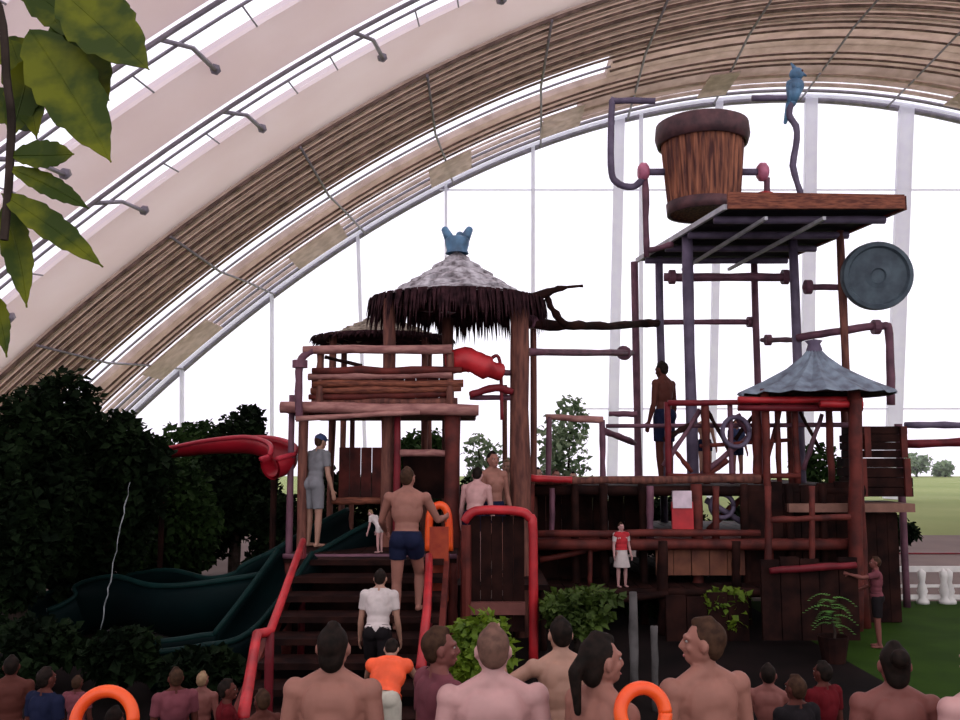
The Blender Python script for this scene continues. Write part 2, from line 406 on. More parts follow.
# ------------------------------------------------------------------ near leaf branch, top left, on a tree just outside the frame
near = thing('broadleaf_tree', (-1.75, 2.0, 0), 'broadleaf branch with big olive-green leaves hanging in at top left corner', 'tree')
tb = MB(); tb.tube([(-1.75, 2, 0), (-1.72, 2.02, 1.6), (-1.62, 2.0, 3.0), (-1.5, 1.9, 3.9)], [.11, .09, .07, .05], 10, .06, sub=4); tb.build('trunk', BARK, near)
b = MB()
b.tube(arc([(-1.6, 2, 3.1), P(-25, -10, 2.0), P(8, 90, 1.95), P(10, 160, 1.95), P(4, 240, 1.95)], 6), .009, 6)
b.tube(arc([(-1.58, 2, 3.35), P(-10, -60, 2.05), P(60, -20, 2.05)], 6), .008, 6)
b.build('twig', BARK, near)
def bigleaf(p0, p1, w, droop=.05, ser=8, wid=None, m=LEAFN, tilt=.3):
    """serrated leaf from base p0 to tip p1 with real thickness, folded along the midrib"""
    p0 = Vector(p0); p1 = Vector(p1); d = p1-p0; L = d.length; d.normalize()
    s_ = d.cross(Vector((0, 1, 0))).normalized(); s_ = (s_+Vector((0, tilt, 0))).normalized(); nrm = d.cross(s_).normalized()
    N = 28; top = []; mid = []; bot = []
    for i in range(N+1):
        t = i/N
        prof = (math.sin(PI*min(1, t*1.02)**.8))**.85 if 0 < t < 1 else 0
        ww = w*prof*(1+.18*((t*ser) % 1)-.09)
        c = p0+d*L*t-nrm*droop*math.sin(PI*t)*.5+Vector((0, 0, -droop*t*t))
        top.append(c+s_*ww+nrm*.15*ww); bot.append(c-s_*ww+nrm*.15*ww); mid.append(c)
    mb = MB()
    for th in (0, .0016):
        o = nrm*th
        vs = [v+o for v in top+mid+bot]; M = N+1
        mb.add(vs, [(i, i+1, M+i+1, M+i) for i in range(N)]+[(M+i, M+i+1, 2*M+i+1, 2*M+i) for i in range(N)])
    mb.tube([m_+nrm*.001 for m_ in mid], .0022, 5)
    mb.build('leaf', m, near)
for (a, b_, w, Y0, Y1) in (((60,-10),(150,48),36,2.0,1.9), ((30,30),(112,140),34,2.0,1.9), ((10,40),(38,118),20,2.05,2.0), ((12,156),(75,132),17,1.95,1.88),
                         ((10,168),(90,186),12,1.95,1.88), ((2,194),(104,244),15,1.95,1.88), ((4,205),(28,285),15,1.98,1.95), ((-15,60),(30,20),26,2.1,2.1),
                         ((18,-20),(105,25),26,2.05,2.05), ((-20,90),(40,112),20,2.1,2.06), ((80,-25),(140,12),18,2.1,2.1), ((-12,290),(8,335),10,2.0,2.0), ((30,60),(10,120),18,2.0,2.0),
                         ((55,20),(110,80),30,2.06,2.02)):
    bigleaf(P(*a, Y0), P(*b_, Y1), w*2/900, ser=random.choice((5, 6, 7)))

# ------------------------------------------------------------------ wooden log helpers
def log(a, b, r, name, m, par, jit=.14, seg=9, sub=6, sm=True):
    return MB().tube([a, b], r, seg, jit, sub=sub).build(name, m, par, smooth=sm)
def vpost(px, Y, pytop, name, m, par, r, pymid=None, zb=0, jit=.1, pybot=None):
    top = P(px, pytop, Y); x = P(px, pymid or (pytop+500)/2, Y).x
    zb = P(px, pybot, Y).z if pybot else zb
    return log((x, Y, zb), (x, Y, top.z), r, name, m, par, jit)
def hlog(px0, px1, py, Y, name, m, par, r, Y1=None, py1=None, jit=.12):
    return log(P(px0, py, Y), P(px1, py if py1 is None else py1, Y if Y1 is None else Y1), r, name, m, par, jit)
def flange(p, r, par, ax=V(1,0,0), m=PIPEP):
    return MB().lathe(p, [(0, -.05), (r, -.05), (r, .05), (0, .05)], 14, ax).build('flange', m, par)

def thatch_roof(c, R, H, par, m, md, seg=40, rings=7, fringe=.16, ff=None):
    """flared straw cone with stepped layers, thickness and hanging fringe; c = eave centre"""
    mb = MB(); prof = []
    for i in range(rings+1):
        t = i/rings; r = R*(1-t); h = H*(t**1.25*.75+.25*t)
        prof.append((max(r, .03), h)); 
        if i < rings: prof.append((max(R*(1-t-.92/rings), .03), H*(((t+.92/rings))**1.25*.75+.25*(t+.92/rings))-0.03))
    vs = []; fs = []
    for (r, h) in prof:
        for k in range(seg):
            a = 2*PI*k/seg; j = 1+random.uniform(-.03, .03)
            vs.append((c[0]+math.cos(a)*r*j, c[1]+math.sin(a)*r*j, c[2]+h+random.uniform(-.015, .015)))
    n_ = len(prof); fs = [(i*seg+k, i*seg+(k+1) % seg, (i+1)*seg+(k+1) % seg, (i+1)*seg+k) for i in range(n_-1) for k in range(seg)]
    mb.add(vs, fs); mb.build('thatch_roof', m, par)
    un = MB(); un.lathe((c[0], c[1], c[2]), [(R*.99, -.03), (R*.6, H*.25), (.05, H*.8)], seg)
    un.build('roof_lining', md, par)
    fm_ = MB()
    for k in range(520):
        a = 2*PI*k/520+random.uniform(-.01, .01); r = R*random.uniform(.94, 1.03); L = fringe*random.uniform(.5, 1.3)
        p = Vector((c[0]+math.cos(a)*r, c[1]+math.sin(a)*r, c[2]+.03)); tn = Vector((-math.sin(a), math.cos(a), 0)); w = random.uniform(.015, .04)
        rd = Vector((math.cos(a), math.sin(a), 0))
        fm_.add([p-tn*w, p+tn*w, p+rd*.05+Vector((0, 0, -L)), p-rd*.025], [(0, 1, 2), (0, 2, 3), (1, 3, 2)])
    fm_.build('straw_fringe', ff or md, par)

# ------------------------------------------------------------------ large thatched gazebo
gc = P(457, 285, 12.85); ge = 4.57
gz = thing('thatched_gazebo', (gc.x, 12.85, 0), 'large round thatched gazebo roof with crown-like blue finial, on two stout posts', 'gazebo')
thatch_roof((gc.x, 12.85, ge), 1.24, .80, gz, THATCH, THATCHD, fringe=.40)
mb = MB()
ax = gc.x
mb.lathe((ax, 12.85, ge+.74), [(.17, 0), (.15, .05), (.17, .12), (.18, .2), (.15, .24), (0, .24)], 16)
for sx in (-1, 1): mb.cap((ax+sx*.1, 12.85, ge+.94), .08, (ax+sx*.175, 12.85, ge+1.09), .055)
mb.cap((ax+.03, 12.85, ge+.94), .08, (ax+.04, 12.85, ge+1.01), .06)
mb.build('finial', BLUE, gz, smooth=True)
vpost(388, 12.1, 299, 'post', WOOD, gz, .085, 400)
vpost(520, 12.3, 300, 'post', WOOD, gz, .135, 420)
vpost(447, 13.9, 318, 'post', WOOD, gz, .09, 450)
vpost(534, 13.6, 318, 'post', WOOD, gz, .05, 450)
hlog(388, 520, 300, 12.15, 'roof_beam', WOODD, gz, .06, 12.3)
for a in range(8):
    t = a*PI/4+.2
    MB().tube([(gc.x, 12.85, ge+.5), (gc.x+1.15*math.cos(t), 12.85+1.15*math.sin(t), ge-.02)], .03, 6, .1, sub=3).build('rafter', WOODD, gz)

# small gazebo left behind
c = P(383, 341, 15.2)
sg = thing('thatched_gazebo', (c.x, 15.2, 0), 'smaller tan thatched gazebo roof behind and left of the large one', 'gazebo')
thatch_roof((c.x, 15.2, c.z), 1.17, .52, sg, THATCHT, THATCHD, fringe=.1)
for (dx, dy) in ((-.75, -.6), (.75, -.6), (-.75, .6), (.75, .6)):
    log((c.x+dx, 15.2+dy, 0), (c.x+dx, 15.2+dy, c.z+.05), .055, 'post', WOOD, sg)

# ------------------------------------------------------------------ left play platform (under the gazebo)
pl = thing('play_platform', (P(380, 600, 12.6).x, 12.6, 0), 'raised wooden platform with log fence under the thatched gazebos', 'platform')
dz = P(380, 409, 11.9).z
x0, x1 = P(285, 409, 11.9).x, P(475, 409, 11.9).x
fl = MB()
for i in range(11):
    y = 12.0+i*.26; fl.box(((x0+x1)/2+.02*random.uniform(-1, 1), y, dz-.02), (x1-x0, .24, .06))
fl.build('deck', WOOD, pl)
log((x0-.05, 11.86, dz+.02), (x1+.05, 11.86, dz-.02), .075, 'edge_log', WOODL, pl)
hlog(296, 420, 419, 11.7, 'support_log', WOODL, pl, .035, 11.8, 412)
# log fence
fb = MB()
for k in range(12):
    a_ = P(312+k*11.6, 372+random.uniform(-2, 2), 11.98); b_ = P(312+k*11.6, 408, 11.98); fb.box(((a_.x+b_.x)/2+.07, 11.98, (a_.z+b_.z)/2), (.15, .03, a_.z-b_.z))
fb.build('fence_boards', WOODR, pl)
for i, (yy, m, r) in enumerate(((371, WOODR, .05), (377, WOODL, .05), (384, PLANK, .05), (391, PLANK, .05), (397, WOODR, .045), (403, WOOD, .05))):
    hlog(312+random.uniform(-4, 2), 452+random.uniform(-3, 14), yy, 11.85+.02*i, 'fence_log', m, pl, r, py1=yy-random.uniform(-1, 3), jit=.22)
hlog(303, 452, 350, 11.8, 'top_rail', WOODL, pl, .06, 11.85, 349)
hlog(325, 362, 357, 12.0, 'brace', WOODD, pl, .025, 12.0, 366)
vpost(320, 11.9, 352, 'fence_post', WOOD, pl, .05, 380, pybot=410)
vpost(450, 11.9, 352, 'fence_post', WOOD, pl, .05, 380, pybot=410)
MB().tube(arc([P(299, 420, 11.75), P(299, 372, 11.75), P(302, 358, 11.78), P(313, 350, 11.8)], 5), .05, 8, .08).build('corner_pipe', PIPEP, pl, smooth=True)
flange(P(300, 364, 11.75), .1, pl, V(0, 0, 1))
vpost(291, 12.0, 395, 'post', PIPEP, pl, .045, 450)
vpost(303, 12.0, 409, 'post', WOOD, pl, .07, 450)
vpost(386, 12.35, 409, 'post', WOOD, pl, .07, 450)
vpost(397, 12.0, 409, 'post', REDD, pl, .045, 450)
vpost(452, 12.0, 409, 'post', WOODR, pl, .11, 480)
vpost(352, 14.6, 409, 'post', WOOD, pl, .04, 450)
vpost(330, 14.6, 409, 'post', PIPEP, pl, .03, 450)
vpost(505, 14.3, 385, 'post', WOOD, pl, .04, 450)
hlog(400, 450, 453, 12.0, 'cross_log', WOODL, pl, .045)
hlog(332, 388, 501, 12.4, 'cross_log', PLANK, pl, .05)
hlog(291, 345, 413, 12.3, 'cross_log', WOODD, pl, .04)
# dark red panel behind
w = MB()
for i in range(5): w.box(P(340+i*11, 475, 12.9)+V(.06, 0, 0), (.145, .05, .78))
w.build('plank_panel', WOODR, pl)
w = MB(); w.box(P(425, 475, 12.9), (.62, .05, .66)); w.build('plank_panel', WOODD, pl)
# red roll and pipes at right side of the fence
rr = MB(); rr.tube(arc([P(450, 362, 12.1), P(470, 360, 12.0), P(487, 368, 12.0), P(500, 372, 12.1)], 5), [.17]*6+[.16]*5+[.12]*5, 12, .05); rr.build('red_bolster', RED, pl, smooth=True)
MB().tube(arc([P(470, 395, 12.0), P(495, 388, 12.1), P(512, 392, 12.2)], 5), .05, 8, .1).build('pipe', REDD, pl, smooth=True)
hlog(478, 512, 372, 12.2, 'pipe', PIPEP, pl, .04, 12.3, 373)
hlog(470, 514, 397, 12.2, 'pipe', PIPEP, pl, .04, 12.3, 398)
MB().tube(arc([P(485, 372, 12.15), P(492, 358, 12.15), P(500, 362, 12.15), P(502, 420, 12.15)], 5), .025, 7).build('pipe', REDD, pl, smooth=True)

# forked driftwood branches to the right
br = thing('driftwood_branch', P(545, 295, 12.45), 'forked driftwood branch jutting right from the large thatched eave', 'branch')
br_m = MB(); br_m.tube(arc([P(522, 300, 12.4), P(548, 293, 12.5), P(562, 288, 12.5), P(583, 286, 12.4)], 4), [.06]*5+[.05]*4+[.02]*4, 7, .2); br_m.build('branch', WOODD, br, smooth=True)
br_m = MB(); br_m.tube(arc([P(546, 294, 12.5), P(553, 310, 12.6), P(566, 325, 12.7)], 4), [.04]*5+[.06]*4, 7, .2); br_m.build('branch', WOODD, br, smooth=True)

# ------------------------------------------------------------------ bucket tower
T = thing('bucket_tower', (P(745, 600, 15).x, 15, 0), 'tall pipe tower whose slanted roof deck carries the tipping bucket', 'tower')
DZ = 6.04
q = [P(727, 203, 13.0), P(903, 203, 13.0), P(777, 259, 16.7), P(638, 260, 16.7)]
nl, nr_, frr, fll = [Vector((a.x, a.y, DZ)) for a in q]
# planked deck with thickness
dk = MB(); N = 16
for i in range(N):
    a0 = i/N; a1 = (i+.93)/N
    A = nl.lerp(fll, a0); B_ = nl.lerp(fll, a1); C = nr_.lerp(frr, a1); D = nr_.lerp(frr, a0)
    up = V(0, 0, .07)
    dk.add([A, B_, C, D, A+up, B_+up, C+up, D+up], [(0,1,2,3),(7,6,5,4),(0,4,5,1),(1,5,6,2),(2,6,7,3),(3,7,4,0)])
dk.build('deck', mat('dark_deck_boards', (.018, .016, .022), .6, (.008, .007, .010), 4), T)  # near-black deck boards with slight mottling
def fascia(a, b, h0, h1, th, m, nm='fascia'):
    d = (b-a).normalized(); o = Vector((d.y, -d.x, 0))*th
    vs = [a-V(0,0,.03), b-V(0,0,.03), b+V(0,0,h1), a+V(0,0,h0)]
    vs = vs+[v+o for v in vs]
    return MB().add(vs, [(0,1,2,3),(7,6,5,4),(0,4,5,1),(1,5,6,2),(2,6,7,3),(3,7,4,0)]).build(nm, m, T)
fascia(nl+(fll-nl)*.0, nr_, .22, .18, .06, PLANK)
fascia(nr_, frr, .18, .12, .06, WOODR)
fascia(fll, nl, .05, .05, .05, mat('pale_edge', (.5, .5, .55), .5), 'pale_edge_trim')
# joists under deck
for t in (.12, .38, .64, .9):
    log(nl.lerp(fll, t)-V(0, 0, .07), nr_.lerp(frr, t)-V(0, 0, .07), .06, 'joist', PIPEB, T, .05)
for t in (.22, .55):
    MB().beam(nl.lerp(nr_, t)-V(0, 0, .16), fll.lerp(frr, t+.1)-V(0, 0, .16), .05, .05).build('pale_joist', mat('pale_edge', (.5, .5, .55), .5), T)
for (px, Y, py, r, m) in ((690, 14.7, 232, .095, PIPEB), (845, 14.4, 228, .065, WOOD), (797, 15, 240, .075, PIPEB), (636, 16.6, 262, .07, PIPEP), (661, 16.35, 256, .07, PIPEB), (757, 16.5, 258, .06, PIPEP)):
    vpost(px, Y, py, 'post', m, T, r, 350)
hlog(664, 797, 277, 15.9, 'crossbar', PIPEP, T, .075, 15.3)
flange(P(672, 277, 15.85), .13, T); flange(P(785, 277, 15.4), .13, T); flange(P(690, 277, 15.8), .1, T)
hlog(803, 845, 287, 14.9, 'crossbar', PIPEP, T, .05, 14.5); flange(P(808, 287, 14.85), .12, T)
hlog(636, 757, 322, 16.6, 'crossbar', PIPEP, T, .05)
flange(P(750, 322, 16.6), .1, T)
hlog(762, 800, 340, 16.4, 'crossbar', PIPEP, T, .045, 15.1); flange(P(768, 340, 16.2), .1, T)
MB().tube(arc([P(797, 338, 14.9), P(840, 331, 14.5), P(880, 326, 14.3), P(889, 334, 14.3), P(891, 405, 14.3)], 5), .065, 8, .06).build('bent_pipe', PIPEP, T, smooth=True)
flange(P(876, 327, 14.3), .12, T)
# frames for the bucket
MB().tube(arc([P(655, 101, 15), P(617, 101, 15), P(612, 106, 15), P(611, 165, 15), P(616, 182, 15), P(632, 187, 15), P(642, 180, 15), P(644, 176, 15)], 4), .06, 8, .05).build('pipe_frame', PIPEB, T, smooth=True)
p = P(645, 178, 15); log((p.x, 15, DZ-.3), (p.x, 15, p.z), .055, 'bucket_post', PIPEP, T)
log((p.x, 15, DZ-.2), (p.x+.45, 15, DZ-.08), .05, 'bucket_bracket', PIPEP, T)
p = P(767, 178, 15); log((p.x, 15, DZ+.05), (p.x, 15, p.z), .055, 'bucket_post', PIPEP, T)
MB().ell(P(765, 198, 15.0), (.2, .16, .12)).build('red_knob', RED, T, smooth=True)
x = P(797, 190, 14.9).x
MB().tube(arc([(x-.02, 14.9, DZ+.05), (x+.07, 14.9, 6.7), (x-.05, 14.9, 7.3), (x+.04, 14.9, 7.9), (x-.08, 14.9, 8.2), (x, 14.9, 8.52)], 4), .055, 8, .12).build('twisted_pole', PIPEB, T, smooth=True)
hlog(752, 797, 98, 14.9, 'crossbar', PIPEB, T, .05)

# the bucket
bc = P(704, 213, 15); bz = bc.z
bk = thing('tipping_bucket', (bc.x, 15, bz), 'big wooden-stave tipping bucket with dark rim on top of the tower', 'bucket')
H = P(704, 129, 15).z-bz; mb = MB(); seg = 36
vs = []
for (r, h, e) in ((.0, .02, 0), (.58, 0, 1), (.62, H*.2, 1), (.665, H*.55, 1), (.71, H*.9, 1), (.70, H, 1), (.62, H, 0), (.55, .1, 0), (0, .1, 0)):
    for k in range(seg*2):
        a = PI*k/seg; rr = r*(1 if (k % 2 or not e) else .965); vs.append((bc.x+rr*math.cos(a), 15+rr*math.sin(a), bz+h))
M = seg*2
mb.add(vs, [(i*M+k, i*M+(k+1) % M, (i+1)*M+(k+1) % M, (i+1)*M+k) for i in range(8) for k in range(M)]); mb.build('barrel', BUCK, bk)
MB().lathe((bc.x, 15, bz+H*.86), [(.72, -.09), (.76, -.09), (.8, .05), (.78, .26), (.70, .3), (.64, .26), (.64, .1), (.72, -.09)], 36).build('rim', BAND, bk, smooth=True)
MB().lathe((bc.x, 15, bz), [(.57, -.03), (.62, -.03), (.635, .16), (.60, .16), (.57, -.03)], 36).build('base_band', BAND, bk, smooth=True)
py_ = P(704, 172, 15).z
for sx in (-1, 1):
    MB().tube([(bc.x+sx*.66, 15, py_), (bc.x+sx*1.0, 15, py_)], .06, 10).build('axle', PIPEB, bk, smooth=True)
    MB().lathe((bc.x+sx*1.02, 15, py_), [(0, -.09), (.1, -.09), (.16, -.04), (.16, .04), (.1, .09), (0, .09)], 18, V(1, 0, 0)).build('bearing', PINK, bk, smooth=True)

# parrot figure on the pole
pr = P(801, 60, 14.9)
tp = thing('parrot_figure', (x, 14.9, 8.5), 'blue parrot figure perched on the twisted pole above the tower', 'figure')
m_ = MB()
m_.cap((x-.02, 14.9, 8.42), .07, (x+.03, 14.88, 8.7), .15).ell((x+.05, 14.86, 8.9), (.12, .12, .12)).cap((x+.1, 14.84, 8.93), .05, (x+.2, 14.82, 8.86), .015)
m_.cap((x-.06, 14.92, 8.4), .07, (x-.14, 14.95, 8.08), .03).cap((x-.06, 14.85, 8.72), .08, (x-.09, 14.88, 8.4), .03).cap((x+.06, 14.95, 8.7), .08, (x+.02, 14.97, 8.4), .03)
m_.cap((x+.04, 14.86, 8.98), .05, (x-.03, 14.86, 9.1), .015)
po = m_.build('plumage', BLUE, tp, smooth=True)
for s_ in (-1, 1): MB().ell((x+.12, 14.86+s_*.085-.01, 8.93), (.022, .012, .022), None, 8, 6).build('eye', BAND, tp)

# grey drum disc
dc = P(877, 276, 14.1)
dr = thing('round_drum', (dc.x, 14.1, dc.z), 'round grey-blue drum disc mounted right of the tower post', 'drum')
axd = V(-.12, -1, -.12).normalized()
MB().lathe(dc, [(0, .05), (.1, .05), (.12, .08), (.2, .06), (.44, .05), (.47, .10), (.53, .09), (.545, .04), (.545, -.09), (.5, -.12), (0, -.12)], 40, axd).build('drum_shell', SHIELD, dr, smooth=False)
MB().tube([P(845, 267, 14.4), P(852, 266, 14.25), dc-axd*.05], [.07, .06, .05], 8).build('bracket', PIPEP, dr)

# log bridge between gazebo and tower
lb = thing('log_crossbeam', P(590, 325, 14), 'knotty dark log beam between the gazebo and the bucket tower', 'beam')
lm = MB(); lm.tube(arc([P(528, 323, 12.5), P(565, 325, 13.0), P(600, 326, 14), P(640, 324, 15.6), P(657, 323, 16.2)], 5), .075, 8, .22); lm.build('log', WOODD, lb, smooth=True)
MB().tube([P(528, 322, 12.5), P(533, 322, 12.6)], .1, 10).build('flange', PIPEP, lb)
lb2 = thing('log_crossbeam', P(580, 353, 14), 'thin plum pipe beam below the knotty log, left of the tower', 'beam')
MB().tube([P(527, 352, 12.5), P(632, 353, 16.4)], .055, 8, .08, sub=8).build('pipe', PIPEP, lb2, smooth=True)
MB().lathe(P(624, 353, 16.2), [(0, -.06), (.13, -.06), (.13, .06), (0, .06)], 14, V(.4, 1, 0)).build('flange', PIPEP, lb2)

# ------------------------------------------------------------------ small pavilion at right
c = P(816, 396, 13.6)
pv = thing('pavilion', (c.x, 13.6, 0), 'small pavilion with ribbed blue-grey conical roof under the grey drum', 'pavilion')
R_ = 1.13; Hh = P(816, 352, 13.6).z-c.z
mb = MB(); vs = []; seg = 32
for (t, h) in ((1.0, 0), (.98, .05), (.66, .3), (.36, .58), (.17, .84), (.09, 1.0)):
    for k in range(seg):
        a = 2*PI*k/seg; rr = R_*t*(1.03 if k % 2 else .97); vs.append((c.x+rr*math.cos(a), 13.6+rr*math.sin(a)*.9, c.z+Hh*h+(.03 if k % 2 else 0)))
mb.add(vs, [(i*seg+k, i*seg+(k+1) % seg, (i+1)*seg+(k+1) % seg, (i+1)*seg+k) for i in range(5) for k in range(seg)]); mb.build('roof', TINROOF, pv)
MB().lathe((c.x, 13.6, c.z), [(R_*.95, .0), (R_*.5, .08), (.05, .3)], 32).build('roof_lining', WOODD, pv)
MB().lathe((c.x, 13.6, c.z+Hh), [(.08, -.05), (.12, .03), (.09, .12), (.13, .17), (.0, .2)], 12).build('finial', PIPEB, pv, smooth=True)
for (px, Y) in ((766, 13.2), (856, 12.9), (790, 14.2), (845, 14.3)):
    xx = P(px, 440, Y).x; log((xx, Y, 0), (xx, Y, c.z+.08), .085 if px == 856 else .055, 'post', WOODR, pv)
for yy, m in ((400, RED), (408, REDD)): hlog(738, 862, yy, 13.1, 'rail', m, pv, .05, 13.0)
hlog(820, 862, 404, 12.8, 'rail', RED, pv, .055)

# ------------------------------------------------------------------ right play decks
D = thing('play_deck', (P(700, 600, 14).x, 13.8, 0), 'multi-level dark wooden play decks below the bucket tower', 'platform')
def deck(px0, px1, py, Y0, Y1, m, th=.1):
    a = P(px0, py, Y0); b = P(px1, py, Y0); mb = MB(); n_ = int((b.x-a.x)/.2); w_ = (b.x-a.x)/n_
    for i in range(n_): mb.box((a.x+w_*(i+.5), (Y0+Y1)/2, a.z-th/2), (w_*.93, Y1-Y0, th))
    mb.build('deck', m, D); log((a.x, Y0-.04, a.z-th/2), (b.x, Y0-.04, a.z-th/2), th*.62, 'edge_log', m, D)
deck(530, 862, 486, 13.3, 16.9, WOODD, .14)
deck(528, 860, 540, 12.9, 16.6, WOODR, .12)
deck(535, 850, 588, 12.6, 16.4, WOODD, .1)
hlog(535, 760, 481, 13.25, 'rail', WOOD, D, .06, py1=479)
hlog(528, 760, 534, 12.85, 'rail', WOODR, D, .05, py1=533)
for px in (531, 575, 604, 643, 697, 745, 790, 824):
    xx = P(px, 520, 13.15).x; z1 = P(px, 484, 13.15).z; log((xx, 13.15, 0), (xx, 13.15, z1), .06 if px != 697 else .09, 'post', WOODR if px in (697, 531) else WOODD, D)
# upper railing with crossed branches
for (px, t, m, r) in ((668, 402, REDD, .05), (706, 400, WOODR, .06), (731, 405, PIPEP, .04), (757, 402, WOODR, .07), (778, 405, WOODR, .04), (796, 403, WOODR, .05), (830, 403, WOODR, .05)):
    vpost(px, 13.35, t, 'rail_post', m, D, r, 440, pybot=484)
for (a, b, yy, y1, Y, m, r) in ((668, 860, 403, 402, 13.3, REDD, .045), (606, 860, 426, 425, 13.5, PIPEP, .035), (668, 800, 476, 476, 13.3, WOODR, .04), (700, 790, 446, 440, 13.4, WOODR, .03)):
    hlog(a, b, yy, Y, 'rail', m, D, r, py1=y1)
for (a, b) in (((664, 466), (700, 410)), ((676, 452), (692, 472)), ((706, 408), (730, 452)), ((728, 460), (708, 475)), ((737, 415), (757, 445)), ((757, 410), (735, 440)), ((780, 410), (765, 470)), ((800, 412), (820, 450)), ((822, 414), (803, 470)), ((700, 476), (757, 430)), ((664, 440), (690, 425))):
    log(P(*a, 13.4), P(*b, 13.45), random.uniform(.025, .05), 'branch', random.choice((WOODR, WOODD, PIPEP)), D, .2)
# round hoop seen on the rail at (735,430)
MB().tube([P(736, 432, 13.3)+V(.2*math.cos(t*PI/9), 0, .22*math.sin(t*PI/9)) for t in range(19)], .035, 6).build('hoop', PIPEB, D, smooth=True)
# frame at left of deck (545-603)
for (a, b) in (((548, 484), (549, 417)), ((603, 484), (602, 420))): log(P(*a, 13.6), P(*b, 13.6), .045, 'rail_post', PIPEP, D)
hlog(546, 603, 417, 13.6, 'rail', WOODL, D, .05, py1=420)
hlog(609, 637, 414, 14.5, 'rail', PIPEP, D, .045)
log(P(603, 430, 13.6), P(634, 443, 14.5), .05, 'brace', PIPEP, D)
hlog(640, 690, 426, 14.5, 'rail', PIPEP, D, .035)
# rail with red top at left
hlog(530, 572, 478, 13.0, 'rail', RED, D, .05, py1=480)
# planked walls
def wall(px0, px1, py0, py1, Y, m, nm='plank_wall', step=.22):
    a = P(px0, py0, Y); b = P(px1, py1, Y); mb = MB(); n_ = max(1, int((b.x-a.x)/step)); w_ = (b.x-a.x)/n_
    for i in range(n_):
        h = abs(a.z-b.z)+random.uniform(-.03, .05); mb.box((a.x+w_*(i+.5), Y+random.uniform(-.01, .01), min(a.z, b.z)+h/2), (w_*.96, .06, h))
    return mb.build(nm, m, D)
wall(747, 856, 484, 596, 13.2, WOODD)
wall(530, 640, 488, 532, 14.2, WOODD)
wall(540, 610, 544, 582, 13.6, WOODD)
wall(655, 745, 546, 575, 13.0, mat('orange_brown_panel', (.20, .075, .045), .7, (.10, .035, .025), 4))
wall(760, 860, 560, 640, 11.6, WOODD)
wall(665, 750, 596, 655, 12.0, WOODD)
# red item hung under the deck
wall(671, 694, 500, 533, 13.0, RED, 'red_cloth_panel', .4)
wall(672, 692, 492, 508, 12.97, mat('pale_pink_panel', (.75, .6, .68), .6), 'pale_panel', .4)

for (px, y0, y1, Y, m, r) in ((552, 488, 540, 13.2, PIPEP, .04), (590, 541, 588, 12.9, WOODR, .035), (663, 541, 640, 12.4, WOODD, .07), (716, 486, 540, 13.1, WOODR, .05),
                        (736, 541, 588, 12.8, WOODD, .06), (768, 486, 640, 12.5, WOODR, .045), (812, 486, 640, 12.5, WOODR, .04), (650, 486, 540, 13.0, PIPEP, .05)):
    log(P(px, y1, Y), P(px, y0, Y), r, 'post', m, D)
for (a, b, Y, m) in (((706, 500), (742, 522), 13.4, PIPEB), ((742, 498), (708, 530), 13.5, WOODR), ((540, 560), (600, 548), 13.0, WOODR), ((612, 600), (668, 594), 12.3, WOODD), ((770, 520), (850, 517), 12.5, WOODR), ((770, 571), (856, 565), 11.5, REDD)):
    log(P(*a, Y), P(*b, Y), .045, 'cross_log', m, D, .15)
MB().tube([P(722, 506, 13.3)+V(.17*math.cos(t*PI/9), 0, .17*math.sin(t*PI/9)) for t in range(19)], .035, 6).build('hoop', PIPEB, D, smooth=True)
# dark crate stack at the right
for i, (x0_, x1_, y0, y1, Y, lab) in enumerate(((862, 908, 426, 458, 13.4, 'rough dark plank crate, upper one of the stack right of the pavilion'),
                                   (858, 912, 458, 497, 13.3, 'rough dark plank crate, lower one of the stack resting on the pale beam'))):
    a = P(x0_, y0, Y); b = P(x1_, y1, Y)
    cr = thing('wooden_crate', ((a.x+b.x)/2, Y+.4, b.z), lab, 'crate', 'crates right of the pavilion')
    mb = MB()
    for k in range(4):
        zz = b.z+(a.z-b.z)*(k+.5)/4; hh = (a.z-b.z)/4*.92
        mb.box(((a.x+b.x)/2+random.uniform(-.03, .03), Y+.4, zz), (b.x-a.x, .8, hh))
    mb.build('planks', WOODD, cr)
    for xx in (a.x+.06, b.x-.06): MB().box((xx, Y-.02, (a.z+b.z)/2), (.09, .05, a.z-b.z-.01)).build('batten', WOODR, cr)
# annex below crates
an = thing('wooden_annex', (P(880, 600, 13.7).x, 13.7, 0), 'dark plank annex with pale beam on top, at the right end of the decks', 'annex')
a = P(855, 507, 13.2); b = P(906, 660, 13.2)
mb = MB()
n_ = 4
for k in range(n_): mb.box((a.x+(b.x-a.x)*(k+.5)/n_, 13.7, (a.z-.08)/2), ((b.x-a.x)/n_*.96, .9, a.z-.1))
mb.build('plank_wall', WOODD, an)
MB().box(((P(786, 505, 13.15).x+P(911, 505, 13.15).x)/2, 13.5, P(880, 504, 13.15).z-.05), (P(911, 505, 13.15).x-P(786, 505, 13.15).x, .95, .12)).build('beam', mat('mid_brown_beam', (.26, .13, .10), .7), an)
log(P(856, 640, 12.7), P(856, 400, 12.7), .09, 'post', mat('red_brown_wood', (.22, .05, .035)), an)

# rails going out of frame on the right
rb = thing('pipe_rail', P(935, 440, 15), 'dark pipe rail and red rail leaving the frame right of the crates', 'rail')
hlog(905, 985, 425, 14.6, 'dark_rail', PIPEB, rb, .055)
hlog(905, 990, 444, 14.6, 'red_rail', REDD, rb, .07, py1=441)
for px in (899, 985): vpost(px, 14.6, 424, 'post', PIPEP, rb, .06, 440)

